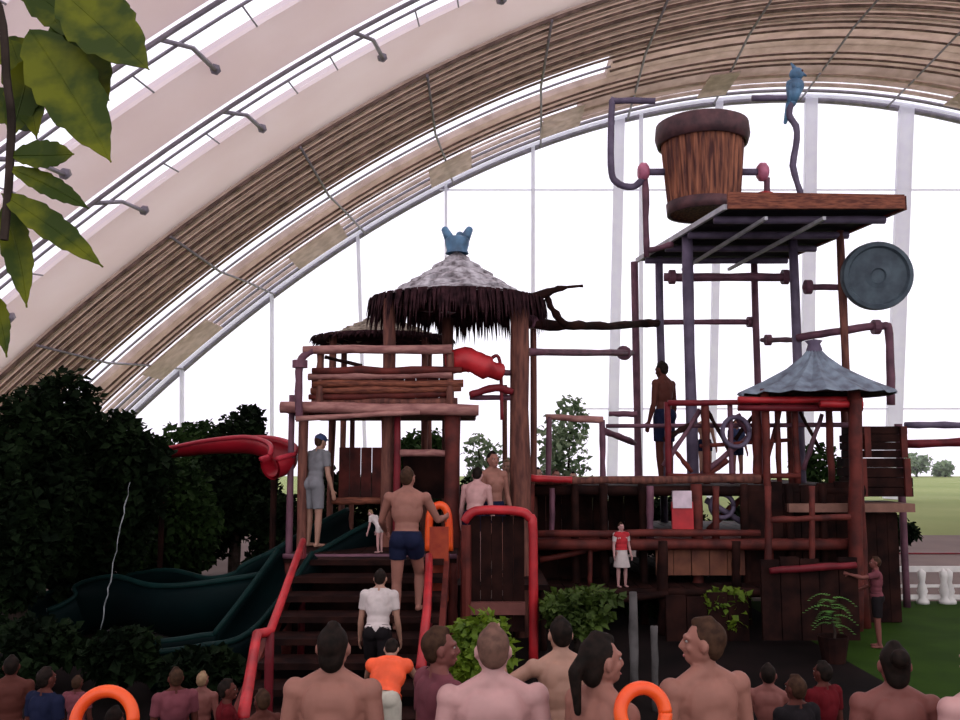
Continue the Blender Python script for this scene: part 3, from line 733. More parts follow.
# shrubs filling the shade under the decks
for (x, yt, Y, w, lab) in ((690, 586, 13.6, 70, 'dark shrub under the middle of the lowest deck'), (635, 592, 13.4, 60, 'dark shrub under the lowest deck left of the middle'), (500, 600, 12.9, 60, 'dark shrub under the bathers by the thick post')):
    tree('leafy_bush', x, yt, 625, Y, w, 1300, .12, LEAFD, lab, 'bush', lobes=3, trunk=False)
# white balustrade at right
wf = thing('white_railing', (P(950, 600, 15).x, 15.0, 0), 'white balustrade with three rails at the edge of the lawn', 'railing')
xa, xb = P(897, 600, 15).x, 13.0
for yy, r in ((569, .045), (586, .02), (597, .035)): 
    z = P(930, yy, 15).z; MB().beam((xa, 15, z), (xb, 15, z), .06, r*2).build('rail', WHITE, wf)
for px in (922, 944, 949, 972, 1000, 1030, 1060):
    x_ = P(px, 585, 14.95).x
    MB().lathe((x_, 14.95, 0), [(0, 0), (.1, 0), (.1, .05), (.05, .1), (.085, .2), (.045, .34), (.06, .42), (.07, .5), (.0, .56)], 12).build('baluster', WHITE, wf, smooth=True)

# ------------------------------------------------------------------ slides
def flume(name, path, r, m, label, th=.04, open_=.5, lip=None, taper=1):
    root = thing(name, (path[0].x, path[0].y, 0), label, 'slide')
    prof = []; N = 14
    a0 = PI*(1+0)-open_; a1 = 2*PI+open_
    for i in range(N+1):
        a = a0+(a1-a0)*i/N; prof.append((r*math.cos(a), r*math.sin(a)))
    for i in range(N, -1, -1):
        a = a0+(a1-a0)*i/N; prof.append(((r-th)*math.cos(a), (r-th)*math.sin(a)))
    pts = arc(path, 8)
    scl = [taper+(1-taper)*min(1, i/(len(pts)*.6)) for i in range(len(pts))]
    MB().sweep(pts, prof, scl).build('trough', m, root, smooth=True)
    if lip:
        for s_, a in ((0, a0), (1, a1)):
            ps = []
            for i, p in enumerate(pts):
                d = (pts[min(i+1, len(pts)-1)]-pts[max(i-1, 0)]).normalized(); x_ = d.cross(V(0, 0, 1)).normalized(); z_ = x_.cross(d)
                ps.append(p+(x_*(r*math.cos(a))+z_*(r*math.sin(a)))*scl[i])
            MB().tube(ps, .035, 6).build('lip', lip, root, smooth=True)
    return root, pts
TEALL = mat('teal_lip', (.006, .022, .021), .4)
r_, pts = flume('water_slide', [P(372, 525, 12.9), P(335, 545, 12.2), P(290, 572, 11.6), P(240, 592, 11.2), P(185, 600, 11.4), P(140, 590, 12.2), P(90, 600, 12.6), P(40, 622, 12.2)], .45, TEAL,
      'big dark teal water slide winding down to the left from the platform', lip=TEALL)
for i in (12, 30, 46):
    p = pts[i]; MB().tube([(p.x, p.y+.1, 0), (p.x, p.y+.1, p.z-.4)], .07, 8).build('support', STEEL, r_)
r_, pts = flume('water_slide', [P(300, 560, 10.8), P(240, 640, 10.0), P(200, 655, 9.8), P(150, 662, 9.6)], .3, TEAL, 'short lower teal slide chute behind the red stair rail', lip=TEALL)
r_, pts = flume('water_slide', [P(135, 456, 14.2), P(175, 451, 13.9), P(215, 445, 13.4), P(255, 443, 12.9), P(279, 450, 12.4), P(283, 460, 12.1), P(270, 466, 11.9)], .19, REDF, 'red water slide reaching left from the platform into the trees', lip=mat('bright_red_lip', (.45, .03, .05), .4), taper=.35)
for i in (6, 30):
    p = pts[i]; MB().tube([(p.x, p.y, 0), (p.x, p.y, p.z-.16*(.35 if i == 6 else 1))], .045, 8).build('support', WOODD, r_)
# trickle of water
ws = MB()
pth = [P(130+random.uniform(-1, 1)-30*(i/24), 482+150*(i/24), 10.6) for i in range(25)]
ws.tube(pth, [random.uniform(.002, .009) for _ in pth], 6)
wsn = tag(ws.build('water_trickle', WATER, smooth=True), 'thin broken trickle of water falling in front of the left trees', 'water', kind='stuff')

# ------------------------------------------------------------------ stairs and red rails
stx0, stx1 = -2.1, -.42
stt = thing('staircase', ((stx0+stx1)/2, 8.0, 0), 'dark wooden staircase climbing to the landing between red rails', 'stairs')
NS = 8; step = 1.2/NS
for i in range(NS):
    y = 8.0+i*.36; z = step*(i+1)
    MB().box(((stx0+stx1)/2, y+.2, z-.03), (stx1-stx0, .4, .06)).build('tread', WOODD, stt)
for xx in (stx0-.03, stx1+.03):
    MB().beam((xx, 8.0, .04), (xx, 10.9, 1.15), .06, .2).build('stringer', WOODR, stt)
# landing
lx0, lx1 = P(285, 545, 11).x, P(457, 545, 11).x
ld = thing('stair_landing', ((lx0+lx1)/2, 11.4, 0), 'dark stair landing platform at the top of the stairs, thin purple front edge', 'platform')
mb = MB()
for i in range(12): mb.box((lx0+(lx1-lx0)*(i+.5)/12, 11.75, 1.16), ((lx1-lx0)/12*.95, 1.7, .07))
mb.build('deck', WOODD, ld)
log((lx0, 10.9, 1.2), (lx1, 10.9, 1.2), .035, 'edge', PIPEP, ld)
mb = MB()
for i in range(9): mb.box((lx0+.05+(lx1-lx0-.2)*(i+.5)/9, 11.0, .57), ((lx1-lx0)/9*.95, .05, 1.08))
mb.build('plank_skirt', WOODD, ld)
for xx in (lx0+.05, lx1-.05): log((xx, 10.98, 0), (xx, 10.98, 1.2), .06, 'post', WOODR, ld)
# upper stairs / orange post by the man
def redrail(label, pts, posts, par=None):
    r = thing('handrail', (pts[0].x, pts[0].y, 0), label, 'handrail', None)
    MB().tube(pts, .042, 8, .03, sub=4).build('rail', RED, r, smooth=True)
    for p, q in posts: MB().tube([p, q], .04, 8, .05, sub=3).build('rail_post', REDD, r, smooth=True)
    return r
a, b, c1, d_ = P(303, 541, 10.7), P(270, 632, 8.2), P(257, 634, 8.1), P(243, 718, 5.9)
redrail('bright red left stair handrail, kinked halfway down', [a, b, c1, d_], [(a, V(a.x, a.y, 0)), (b, V(b.x, b.y, 0)), (d_, V(d_.x, d_.y, 0))])
a, b, c1 = P(429, 556, 10.2), P(427, 610, 8.6), P(421, 668, 7.3)
redrail('bright red right stair handrail beside the man in navy trunks', [a, b, c1], [(a, V(a.x, a.y, 0)), (c1, V(c1.x, c1.y, 0))])
# red framed panel in the centre (470-530, 510-620)
rp = thing('red_arch_rail', (P(500, 610, 10.8).x, 10.8, 0), 'red bent-pipe frame with dark panel, right of the staircase', 'frame')
MB().tube(arc([P(464, 522, 10.7), P(476, 511, 10.7), P(515, 511, 10.7), P(529, 517, 10.7), P(533, 535, 10.7), V(P(533, 600, 10.7).x, 10.7, 0)], 5), .055, 8, .03).build('bent_pipe', RED, rp, smooth=True)
mb = MB()
for k in range(5): mb.box((P(470+k*11+5, 560, 10.8).x, 10.8, (P(480, 516, 10.8).z+.35)/2), (.125, .04, P(480, 516, 10.8).z-.35))
mb.build('panel', WOODD, rp)
MB().box(P(493, 608, 10.75), (.75, .12, .14)).build('sill', mat('sill_red', (.2, .07, .06), .6), rp)
MB().tube([V(P(466, 600, 10.7).x, 10.7, 0), P(466, 525, 10.7)], .06, 8, .05, sub=3).build('frame_post', WOODR, rp)
# orange block behind the man
ob = thing('orange_slide_mouth', (P(437, 600, 11.3).x, 11.3, 0), 'orange-red slide mouth panel behind the right stair rail', 'slide')
MB().tube(arc([V(P(428, 600, 11.4).x, 11.5, 1.2), P(430, 515, 11.5), P(440, 505, 11.5), P(448, 515, 11.5), V(P(449, 600, 11.4).x, 11.5, 1.2)], 5), .05, 8).build('hoop', ORANGE, ob, smooth=True)
MB().box(P(439, 555, 10.7)-V(0, 0, .1), (.22, .05, .85)).build('panel', mat('orange_red_panel', (.45, .075, .03), .5, (.25, .03, .02), 5), ob)
# grey log posts in the middle
for (px, y0, Y, r, lab) in ((633, 592, 9.5, .045, 'pale grey upright log behind the woman with the ponytail'), (654, 626, 8.8, .035, 'thin pale upright stake right of the pale grey log')):
    t_ = P(px, y0, Y); o = MB().tube([(t_.x, Y, 0), (t_.x, Y, t_.z)], r, 8, .15, sub=5).build('wooden_stake', ROCK, smooth=True)
    tag(o, lab, 'stake')
# ------------------------------------------------------------------ people
def bake(mb, voxel, smooth=2, dec=None):
    me = bpy.data.meshes.new('tmp'); me.from_pydata(mb.v, [], mb.f)
    o = bpy.data.objects.new('tmp', me); COL.objects.link(o)
    r = o.modifiers.new('r', 'REMESH'); r.mode = 'VOXEL'; r.voxel_size = voxel; r.use_smooth_shade = True
    s_ = o.modifiers.new('s', 'SMOOTH'); s_.iterations = smooth; s_.factor = .5
    dg = bpy.context.evaluated_depsgraph_get(); dg.update()
    out = bpy.data.meshes.new_from_object(o.evaluated_get(dg))
    bpy.data.objects.remove(o); bpy.data.meshes.remove(me)
    for p in out.polygons: p.use_smooth = True
    return out
def cutmesh(me, co, no):
    """drop everything on the side the normal points to"""
    bm = bmesh.new(); bm.from_mesh(me)
    g_ = bm.verts[:]+bm.edges[:]+bm.faces[:]
    bmesh.ops.bisect_plane(bm, geom=g_, plane_co=co, plane_no=no, clear_outer=True)
    bm.to_mesh(me); bm.free()
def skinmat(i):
    tones = [(.30, .13, .10), (.38, .20, .145), (.09, .028, .022), (.50, .27, .26), (.19, .065, .055)]  # third tone is skin darkened to stand in for shade on the dim crowd
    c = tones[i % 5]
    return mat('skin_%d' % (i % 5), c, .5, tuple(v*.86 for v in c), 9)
HAIR = {'dark': mat('dark_hair', (.018, .011, .009), .6, (.008, .006, .005), 30), 'brown': mat('brown_hair', (.06, .03, .018), .6, (.03, .015, .01), 30),
        'cropped': mat('cropped_brown_hair', (.15, .075, .055), .7, (.09, .045, .033), 30), 'grey': mat('grey_hair', (.22, .19, .17), .7, (.13, .11, .10), 30), 'fair': mat('fair_hair', (.28, .18, .10), .6, (.18, .1, .06), 30)}
CL = {'navy': mat('navy_cloth', (.012, .015, .04), .8), 'maroon': mat('maroon_cloth', (.17, .045, .06), .8), 'white': mat('white_cloth', (.62, .53, .52), .8),
      'orange': mat('orange_vest_cloth', (.95, .11, .03), .6), 'black': mat('black_cloth', (.015, .012, .014), .8), 'darkred': mat('dark_red_cloth', (.11, .008, .012), .8), 'red': mat('red_cloth', (.5, .03, .04), .8),
      'grey': mat('grey_cloth', (.20, .195, .215), .8), 'blue': mat('blue_cloth', (.05, .07, .16), .8), 'pale': mat('pale_towel_cloth', (.55, .5, .42), .8)}
EYEW = mat('eye_white', (.38, .33, .31), .3); LIP = mat('lip', (.38, .12, .11), .5)

def person(label, loc, height, face, skin=0, hair='dark', hairlen=0, clothes=(('trunks', 'navy'),), lean=0, twist=0, hyaw=0, hpitch=0,
           arms=None, legs=None, group=None, voxel=.011, sh=1.0, face_detail=True, cap=None):
    """adult figure, local frame: x right, y forward, z up, 1.75 m tall before scaling"""
    s = height/1.75
    root = thing('person', loc, label, 'person', group, rz=math.radians(-face))
    HC = Vector((0, 0, .95))
    Rl = Matrix.Rotation(-math.radians(lean), 3, 'X') @ Matrix.Rotation(math.radians(twist), 3, 'Z')
    def U(v): return HC + Rl @ (Vector(v)-HC)
    NB = Vector((0, .0, 1.50))
    Rh = Rl @ Matrix.Rotation(math.radians(-hyaw), 3, 'Z') @ Matrix.Rotation(-math.radians(hpitch), 3, 'X')
    def Hd(v): return U(NB) + Rh @ (Vector(v)-NB)
    shx = .185*sh
    A = {}
    default = {'L': ((-.05, .0, -.29), (-.03, .07, -.26)), 'R': ((.05, .0, -.29), (.03, .07, -.26))}
    arms = arms or {}
    for k, sx in (('L', -1), ('R', 1)):
        e, w = arms.get(k, default[k])
        S0 = U((sx*shx, -.005, 1.425)); E_ = S0+Vector(e); W = E_+Vector(w); A[k] = (S0, E_, W)
    Lg = {}
    legs = legs or {}
    dl = {'L': ((-.02, .01, -.44), (0, -.02, -.42)), 'R': ((.02, .01, -.44), (0, -.02, -.42))}
    for k, sx in (('L', -1), ('R', 1)):
        kn, an_ = legs.get(k, dl[k])
        H0 = Vector((sx*.09, 0, .94)); K_ = H0+Vector(kn); An = K_+Vector(an_); Lg[k] = (H0, K_, An)
    def hand(mb, W, d, sx):
        d = d.normalized(); n = Vector((-sx, .15, 0)); n = (n-d*n.dot(d))
        n = n.normalized() if n.length > .1 else d.orthogonal(); w = d.cross(n).normalized()
        if w.y < 0: w = -w
        Rm = Matrix((w, n, d)).transposed()
        mb.ell(W+d*.05, (.040, .016, .055), Rm, 12, 8)
        mb.cap(W, .027, W+d*.03, .027, 8)
        for i, (L1, L2) in enumerate(((.040, .034), (.045, .038), (.042, .036), (.033, .028))):
            b_ = W+d*.085+w*(.030-.0205*i); m1 = b_+d*L1+n*.008; m2 = m1+(d*.8+n*.55).normalized()*L2
            mb.cap(b_, .0098, m1, .0092, 8); mb.cap(m1, .0092, m2, .0080, 8)
        t0 = W+d*.025+w*.028; t1 = t0+(d*.55+w*.75+n*.25).normalized()*.045; t2 = t1+(d*.9+w*.25+n*.25).normalized()*.032
        mb.cap(t0, .013, t1, .0115, 8); mb.cap(t1, .0112, t2, .009, 8)
    def torso(mb, inf=0):
        mb.ell(U((0, 0, 1.0)), (.165+inf, .112+inf, .13), Rl); mb.ell(U((0, .005, 1.12)), (.138+inf, .095+inf, .16), Rl)
        mb.ell(U((0, .0, 1.28)), (.162*sh+inf, .112+inf, .19), Rl); mb.ell(U((0, -.01, 1.37)), (.165*sh+inf, .10+inf, .12), Rl)
        mb.cap(U((-shx+.01, -.005, 1.42)), .056+inf, U((shx-.01, -.005, 1.42)), .056+inf)
        for sx in (-1, 1):
            mb.cap(U((sx*.03, -.01, 1.50)), .05+inf*.4, U((sx*.15, -.01, 1.44)), .045+inf*.6)
    mb = MB(); torso(mb)
    for sx in (-1, 1): mb.ell(U((sx*.075, -.045, .965)), (.09, .085, .10), Rl); mb.ell(U((sx*.07, .062, 1.33)), (.075, .05, .07), Rl); mb.ell(U((sx*.075, -.062, 1.36)), (.07, .04, .11), Rl)
    mb.cap(U((0, -.01, 1.46)), .058, Hd((0, .0, 1.57)), .054)
    # head
    mb.ell(Hd((0, -.012, 1.655)), (.076, .095, .095), Rh, 20, 14); mb.ell(Hd((0, .022, 1.615)), (.063, .072, .085), Rh, 20, 12)
    mb.cap(Hd((0, .062, 1.555)), .026, Hd((0, .075, 1.56)), .02)
    for sx in (-1, 1):
        mb.cap(Hd((sx*.045, -.005, 1.585)), .026, Hd((sx*.012, .068, 1.56)), .022, 10)
        mb.ell(Hd((sx*.082, -.008, 1.63)), (.011, .02, .032), Rh @ Matrix.Rotation(sx*.3, 3, 'Z'), 10, 8)
        mb.cap(Hd((sx*.012, .09, 1.668)), .012, Hd((sx*.05, .072, 1.668)), .011, 8)
        mb.ell(Hd((sx*.04, .068, 1.615)), (.022, .018, .018), Rh, 8, 6)
    mb.cap(Hd((0, .092, 1.655)), .010, Hd((0, .112, 1.615)), .0145, 10)
    mb.ell(Hd((0, .102, 1.605)), (.019, .012, .010), Rh, 8, 6)
    mb.ell(Hd((0, .088, 1.578)), (.024, .012, .006), Rh, 8, 6); mb.ell(Hd((0, .086, 1.568)), (.022, .012, .007), Rh, 8, 6)
    for k, sx in (('L', -1), ('R', 1)):
        S0, E_, W = A[k]; mb.ell(S0, (.062, .06, .065)); mb.cap(S0, .054, S0.lerp(E_, .4), .050); mb.cap(S0.lerp(E_, .4), .050, E_, .039); mb.cap(E_, .039, E_.lerp(W, .3), .042)
        mb.cap(E_.lerp(W, .3), .042, W, .027); hand(mb, W, W-E_, sx)
        H0, K_, An = Lg[k]; mb.cap(H0, .092, K_, .056); mb.cap(K_, .056, K_.lerp(An, .3), .057); mb.cap(K_.lerp(An, .3), .057, An, .036)
        mb.cap(An+Vector((0, -.03, -.045)), .034, An+Vector((0, .12, -.055)), .026); mb.ell(An+Vector((0, .08, -.055)), (.045, .09, .026))
    mb.v = [(x*s, y*s, max(z*s, .0)) for (x, y, z) in mb.v]
    me = bake(mb, voxel*s, 4); me.name = 'body'; me.materials.clear(); me.materials.append(skinmat(skin))
    def put(name, me, m):
        me.name = name
        if not me.materials: me.materials.append(m)
        o = bpy.data.objects.new(name, me); COL.objects.link(o); o.parent = root; return o
    put('body', me, None)
    def scaled(mb): mb.v = [(x*s, y*s, z*s) for (x, y, z) in mb.v]; return mb
    # hair
    if hair:
        h_ = MB(); t = .004
        h_.ell(Hd((0, -.024, 1.665)), (.080, .092, .092), Rh, 20, 14)
        h_.ell(Hd((0, -.045, 1.63)), (.074, .056, .075), Rh, 16, 12)
        if hairlen == 0: h_.cap(Hd((0, .03, 1.735)), .03, Hd((0, -.03, 1.745)), .03)
        if hairlen >= 1: h_.ell(Hd((0, -.055, 1.595)), (.068, .045, .075), Rh); h_.cap(Hd((0, .04, 1.73)), .03, Hd((0, -.03, 1.745)), .035)
        if hairlen == 2:   # ponytail
            h_.cap(Hd((0, -.10, 1.65)), .035, Hd((0, -.145, 1.60)), .032); h_.cap(Hd((0, -.145, 1.60)), .032, Hd((0, -.13, 1.42)), .018)
        if hairlen == 3:   # bun
            h_.ell(Hd((0, -.12, 1.70)), (.05, .045, .05), Rh)
        if hairlen == 4:   # long
            h_.cap(Hd((0, -.07, 1.6)), .06, Hd((0, -.09, 1.40)), .06); h_.ell(Hd((0, -.09, 1.42)), (.09, .04, .12), Rh)
        me = bake(scaled(h_), .011*s, 1); put('hair', me, HAIR[hair])
    if cap:
        h_ = MB(); h_.ell(Hd((0, -.01, 1.69)), (.092, .106, .075), Rh); h_.ell(Hd((0, .1, 1.69)), (.06, .06, .012), Rh)
        me = bake(scaled(h_), .010*s, 1); put('cap', me, CL[cap])
    if face_detail:
        for sx in (-1, 1):
            e = MB(); e.ell(Hd((sx*.031, .078, 1.648)), (.013, .009, .007), Rh, 10, 8); scaled(e)
            me = bpy.data.meshes.new('eye'); me.from_pydata(e.v, [], e.f); eo = put('eye', me, EYEW)
            e = MB(); e.ell(Hd((sx*.031, .085, 1.648)), (.0065, .0035, .0065), Rh, 8, 6); scaled(e)
            me = bpy.data.meshes.new('iris'); me.from_pydata(e.v, [], e.f); io = put('iris', me, HAIR['dark']); io.parent = eo
        e = MB(); e.ell(Hd((0, .0945, 1.573)), (.022, .009, .008), Rh, 10, 6); scaled(e)
        me = bpy.data.meshes.new('lips'); me.from_pydata(e.v, [], e.f); put('lips', me, LIP)
    for kind, cm in clothes:
        c_ = MB()
        if kind in ('trunks', 'shorts'):
            c_.ell(U((0, 0, 1.0)), (.178, .124, .13), Rl); c_.ell(U((0, .005, 1.08)), (.158, .113, .12), Rl)
            for sx in (-1, 1): c_.ell(U((sx*.075, -.047, .965)), (.103, .095, .11), Rl)
            f_ = .42 if kind == 'trunks' else .8
            for k in 'LR': H0, K_, An = Lg[k]; c_.ell(H0, (.103, .103, .1)); c_.cap(H0, .106, H0.lerp(K_, f_), .092 if kind == 'trunks' else .085, 14, True)
            me = bake(scaled(c_), .012*s, 1); cutmesh(me, U((0, 0, 1.06))*s, Rl @ Vector((0, 0, 1)))
        elif kind in ('shirt', 'vest', 'dress'):
            i_ = .014 if kind != 'vest' else .03
            torso(c_, i_)
            for sx in (-1, 1):
                c_.ell(U((sx*.07, .065, 1.33)), (.085, .058, .08), Rl); c_.ell(U((sx*.075, -.07, 1.36)), (.07, .052, .11), Rl); c_.ell(U((sx*.075, -.047, .975)), (.10, .092, .10), Rl)
            if kind != 'vest':
                for k in 'LR': S0, E_, W = A[k]; c_.ell(S0, (.075, .073, .078)); c_.cap(S0, .070, S0.lerp(E_, .62), .060, 14, True)
            if kind == 'dress': c_.cap(U((0, 0, 1.0)), .15, (0, 0, .55), .24, 18, True)
            me = bake(scaled(c_), .012*s, 1)
            if kind != 'dress': cutmesh(me, U((0, 0, .93 if kind == 'shirt' else 1.02))*s, Rl @ Vector((0, 0, -1)))
            cutmesh(me, U((0, 0, 1.515))*s, Rl @ Vector((0, 0, 1)))
        elif kind == 'bikini':
            c_.ell(U((0, 0, 1.33)), (.178*sh, .128, .05), Rl)
            for sx in (-1, 1): c_.ell(U((sx*.07, .08, 1.33)), (.07, .055, .06), Rl)
            me = bake(scaled(c_), .011*s, 1)
        put({'trunks': 'swim_trunks', 'shorts': 'shorts', 'shirt': 'shirt', 'vest': 'swim_vest', 'dress': 'dress', 'bikini': 'bikini_top'}[kind], me, CL[cm])
    return root, (lambda v: root.matrix_world @ (v*s)), A

CROWD = 'people in the crowd at the front'
def at(px, pyhead, Y, z0=0):
    """ground position and height of a standing figure whose head top is seen at (px, pyhead)"""
    p = P(px, pyhead, Y); return (p.x, Y, z0), p.z-z0
def man(px, py, Y, label, face=0, z0=0, **k):
    loc, h = at(px, py, Y, z0); 
    return person(label, loc, h, face, **k)
# nearest row
man(334, 625, 4.35, 'bare-backed dark-haired person in the front crowd, leftmost of the big heads', 4, skin=0, hair='dark', hairlen=1, voxel=.009, group=CROWD, sh=1.06)
man(440, 629, 4.7, 'person in a dull maroon shirt turned to the right, between two bare backs', 62, skin=4, hair='brown', clothes=(('shirt', 'maroon'), ('trunks', 'navy')), voxel=.009, group=CROWD, hyaw=15)
man(493, 627, 4.15, 'shirtless man with close-cropped light brown hair and pale pink back, front centre', -4, skin=3, hair='cropped', voxel=.009, group=CROWD, sh=1.14, hpitch=5)
man(563, 620, 5.3, 'tan bare-backed man with raised forearm, right of the man with the cropped hair', -8, skin=1, hair='dark', voxel=.009, group=CROWD, sh=1.1, lean=8, twist=6, clothes=(('trunks', 'black'),),
    arms={'L': ((-.2, .06, -.12), (-.02, .1, .24)), 'R': ((.08, .0, -.28), (.03, .1, -.25))})
man(601, 636, 4.0, 'woman with dark hair in a ponytail looking right, front centre', 55, skin=0, hair='dark', hairlen=2, clothes=(('bikini', 'red'), ('trunks', 'black')), voxel=.009, group=CROWD, sh=.92, hyaw=10)
man(703, 620, 4.3, 'shirtless man facing left with short brown hair, right of the orange ring', -22, skin=0, hair='brown', voxel=.009, group=CROWD, sh=1.08, hyaw=-50, twist=0)
man(893, 644, 4.4, 'person with dark hair in a bun and bare shoulders, right side of the crowd', 8, skin=4, hair='dark', hairlen=3, clothes=(('bikini', 'black'), ('trunks', 'black')), voxel=.009, group=CROWD, sh=1.0)
man(978, 642, 4.2, 'pale pink-shouldered person cut by the right edge of the photo', -10, skin=3, hair='fair', voxel=.011, group=CROWD)
# stairs
zs = 1.2/8
man(378, 570, 8.25, 'child in a whitish shirt and black shorts climbing the lower stairs', 5, z0=.15, skin=1, hair='dark', clothes=(('shirt', 'white'), ('shorts', 'black')), lean=14, legs={'L': ((-.02, .16, -.40), (0, -.04, -.30)), 'R': ((.02, -.03, -.44), (0, -.05, -.42))})
man(385, 628, 6.7, 'small child in a bright orange swim vest bending forward at the foot of the stairs', 3, z0=0, skin=1, hair='dark', clothes=(('vest', 'orange'), ('shorts', 'pale')), lean=48, sh=1.1,
    arms={'L': ((-.08, .2, -.18), (0, .14, -.2)), 'R': ((.08, .2, -.18), (0, .14, -.2))})
man(407, 468, 9.55, 'shirtless man in navy swim trunks climbing the stairs between the red rails', 6, z0=.6, skin=0, hair='brown', sh=1.12, lean=5, clothes=(('trunks', 'navy'),), hyaw=15,
    arms={'L': ((-.1, .08, -.26), (.0, .2, -.12)), 'R': ((.12, .1, -.25), (.05, .22, .02))}, legs={'L': ((-.02, .03, -.44), (0, -.03, -.42)), 'R': ((.02, .22, -.36), (0, -.06, -.32))})
# landing and platform
man(315, 434, 12.0, 'person in a blue cap and grey shirt on the stair landing, far left', 40, z0=1.2, skin=1, hair='brown', cap='blue', clothes=(('shirt', 'grey'), ('shorts', 'grey')), lean=10)
man(380, 506, 11.3, 'small child in a pale shirt crouching on the landing left of the man in trunks', -60, z0=1.2, skin=3, hair='fair', clothes=(('shirt', 'white'), ('trunks', 'white')), lean=40)
man(474, 466, 11.7, 'person with dark hair leaning on the red-arched frame, left of the pair', 15, z0=.8, skin=3, hair='dark', lean=18, clothes=(('trunks', 'navy'),)) 
PD = 'people behind the red-arched frame'
man(493, 452, 12.1, 'taller dark-haired bather facing the camera side beside the thick gazebo post', 150, z0=.8, skin=0, hair='dark', group=PD)
man(507, 460, 12.6, 'fair-haired bather half hidden behind the thick gazebo post', 190, z0=.8, skin=1, hair='fair', group=PD)
fl2 = thing('rear_landing', (P(490, 600, 12.2).x, 12.1, 0), 'dark wooden landing carrying the bathers left of the thick post', 'platform')
mb = MB(); mb.box((P(490, 600, 12.1).x+.12, 12.15, .77), (1.2, 1.6, .06)); mb.build('deck', WOODD, fl2)
for dx in (-.4, .65):
    for yy in (11.45, 12.85): log((P(490, 600, 12.1).x+dx, yy, 0), (P(490, 600, 12.1).x+dx, yy, .76), .05, 'post', WOODD, fl2)
# upper right deck (z of planks)
zd = P(540, 486, 13.3).z; z2 = P(540, 540, 12.9).z; z3 = P(540, 588, 12.6).z
UD = 'bathers on the upper deck of the tower'
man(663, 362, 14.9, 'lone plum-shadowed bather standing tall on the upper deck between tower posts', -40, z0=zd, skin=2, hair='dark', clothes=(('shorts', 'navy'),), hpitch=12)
man(704, 412, 15.6, 'bather standing behind the crossed branches of the upper railing', 170, z0=zd, skin=1, hair='brown')
man(736, 420, 15.2, 'bather in a blue shirt behind the hoop on the upper railing', 170, z0=zd, skin=0, hair='dark', clothes=(('shirt', 'blue'), ('trunks', 'navy')))
rpx = thing('rear_platform', (P(555, 600, 17.2).x, 17.2, 0), 'low dark platform behind the upper deck where the three bathers stand', 'platform')
MB().box((P(555, 600, 17.2).x, 17.25, .47), (1.3, .6, .06)).build('deck', WOODD, rpx)
for dx in (-.55, .55):
    log((P(555, 600, 17.2).x+dx, 17.25, 0), (P(555, 600, 17.2).x+dx, 17.25, .45), .05, 'post', WOODD, rpx)
man(538, 468, 17.25, 'leftmost of the three bathers whose heads show over the red-topped rail', 180, z0=.5, skin=1, hair='dark', group='bathers behind the red-topped rail')
man(556, 470, 17.25, 'middle one of the three bathers over the red-topped rail', 160, z0=.5, skin=0, hair='brown', group='bathers behind the red-topped rail')
man(573, 472, 17.25, 'rightmost of the three bathers over the red-topped rail', 190, z0=.5, skin=1, hair='dark', group='bathers behind the red-topped rail')
man(621, 523, 12.68, 'child in a red and white outfit on the middle deck', 160, z0=z3, skin=3, hair='brown', hairlen=1, clothes=(('dress', 'white'), ('vest', 'red')))
man(875, 557, 11.6, 'person in a dark red shirt reaching left in front of the wooden annex', -70, skin=4, hair='brown', clothes=(('shirt', 'maroon'), ('shorts', 'black')),
    arms={'L': ((-.08, .26, -.06), (.0, .25, .06)), 'R': ((.05, .12, -.26), (.02, .2, -.1))})
# lower-left crowd, its shade put into the darkened skin tone
LC = 'children in the dim crowd at lower left'
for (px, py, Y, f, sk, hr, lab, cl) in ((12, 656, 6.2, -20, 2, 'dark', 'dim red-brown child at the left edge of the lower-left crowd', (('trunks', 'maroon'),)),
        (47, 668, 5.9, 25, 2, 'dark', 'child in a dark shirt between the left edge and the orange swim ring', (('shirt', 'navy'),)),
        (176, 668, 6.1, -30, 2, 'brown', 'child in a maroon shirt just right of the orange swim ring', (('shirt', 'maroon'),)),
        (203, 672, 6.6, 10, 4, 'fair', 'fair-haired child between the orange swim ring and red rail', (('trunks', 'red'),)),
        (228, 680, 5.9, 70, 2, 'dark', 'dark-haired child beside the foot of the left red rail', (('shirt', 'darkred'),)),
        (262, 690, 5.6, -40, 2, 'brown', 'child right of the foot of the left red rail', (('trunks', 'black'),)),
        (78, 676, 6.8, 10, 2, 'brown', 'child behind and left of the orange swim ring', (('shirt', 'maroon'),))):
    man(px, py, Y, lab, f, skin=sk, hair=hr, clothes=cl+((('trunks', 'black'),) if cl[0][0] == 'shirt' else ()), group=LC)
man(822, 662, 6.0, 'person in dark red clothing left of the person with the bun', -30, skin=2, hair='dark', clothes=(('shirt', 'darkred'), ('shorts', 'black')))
man(768, 664, 6.0, 'dim bather in the crowd right of the man facing left', 20, skin=4, hair='dark')
man(795, 676, 5.4, 'dim bather in a dark shirt, just left of the person in dark red clothing', -25, skin=2, hair='brown', clothes=(('shirt', 'black'), ('trunks', 'navy')))

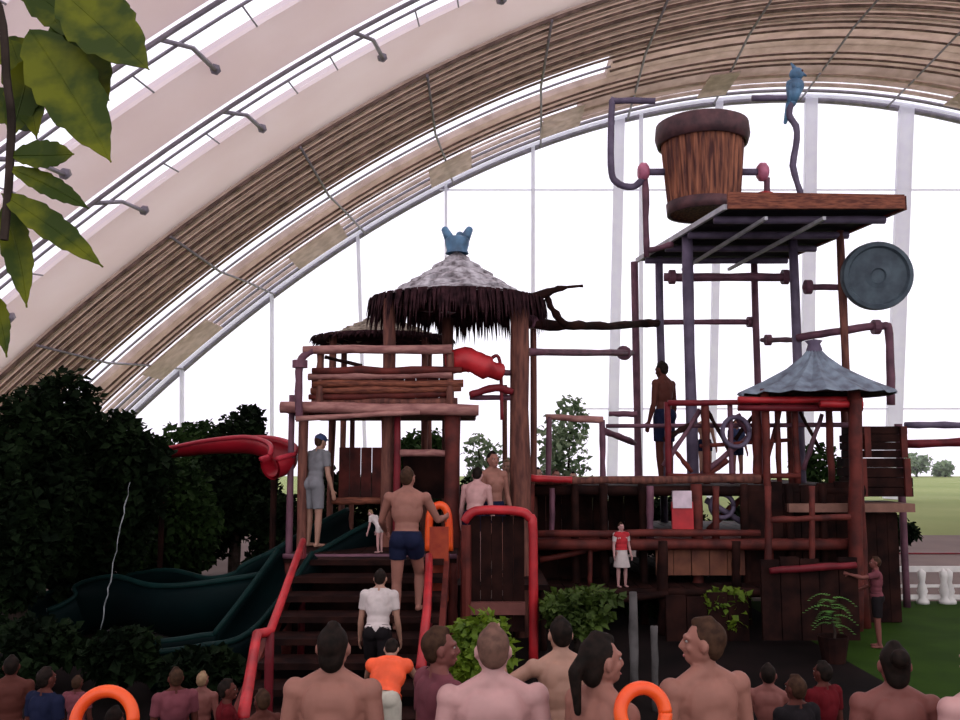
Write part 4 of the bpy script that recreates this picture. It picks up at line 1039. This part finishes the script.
# swim ring carried at lower left
def ring(name, c, R, r, m, label, ax, cat, frac=1):
    mb = MB(); ax = Vector(ax).normalized(); x_ = Vector((1, 0, 0)); x_ = (x_-ax*x_.dot(ax)).normalized(); z_ = x_.cross(ax)
    N = 48; pts = [Vector(c)+(x_*math.cos(2*PI*frac*i/N)+z_*math.sin(2*PI*frac*i/N))*R for i in range(N+1)]
    mb.tube(pts, r, 12); o = mb.build(name, m, smooth=True); tag(o, label, cat); return o
c = P(104, 722, 5.0)
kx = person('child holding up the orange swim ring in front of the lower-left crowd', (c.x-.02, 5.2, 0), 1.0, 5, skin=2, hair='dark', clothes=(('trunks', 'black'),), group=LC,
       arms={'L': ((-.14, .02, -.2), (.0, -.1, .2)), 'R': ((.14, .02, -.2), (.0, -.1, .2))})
ring('swim_ring', c, .155, .034, ORANGE, 'orange inflatable swim ring at the bottom left', (0, -1, .25), 'swim ring')
c = P(643, 713, 3.75)
ring('swim_ring', c+V(0, .0, 0), .095, .028, ORANGE, 'orange-red swim ring in front of the man facing left', (.2, -1, .2), 'swim ring')

# ------------------------------------------------------------------ light, world, camera
W = bpy.data.worlds.new('overcast'); S.world = W; W.use_nodes = True
nt = W.node_tree; bg = nt.nodes['Background']
tc = nt.nodes.new('ShaderNodeTexCoord'); sp = nt.nodes.new('ShaderNodeSeparateXYZ'); rmp = nt.nodes.new('ShaderNodeValToRGB')
nt.links.new(tc.outputs['Generated'], sp.inputs[0]); nt.links.new(sp.outputs['Z'], rmp.inputs[0])
rmp.color_ramp.elements[0].position = .0; rmp.color_ramp.elements[0].color = (.93, .86, .92, 1)
rmp.color_ramp.elements[1].position = .12; rmp.color_ramp.elements[1].color = (1, .97, 1, 1)
nt.links.new(rmp.outputs[0], bg.inputs['Color']); bg.inputs['Strength'].default_value = 1.5
sun = bpy.data.lights.new('sun', 'SUN'); sun.energy = 1.2; sun.angle = .3; sun.color = (1, .95, .9)
so = bpy.data.objects.new('sun', sun); COL.objects.link(so)
so.rotation_euler = Euler((math.radians(-35), math.radians(12), 0))
cam = bpy.data.cameras.new('camera'); co = bpy.data.objects.new('camera', cam); COL.objects.link(co)
cam.sensor_width = 36; cam.lens = 900/960*36; cam.clip_end = 1000
co.location = (0, 0, CAMZ); co.rotation_euler = (PI/2+PITCH, 0, 0); S.camera = co
S.view_settings.view_transform = 'Standard'; S.view_settings.look = 'None'
S.view_settings.exposure = 0; S.view_settings.gamma = 1; S.view_settings.use_curve_mapping = False
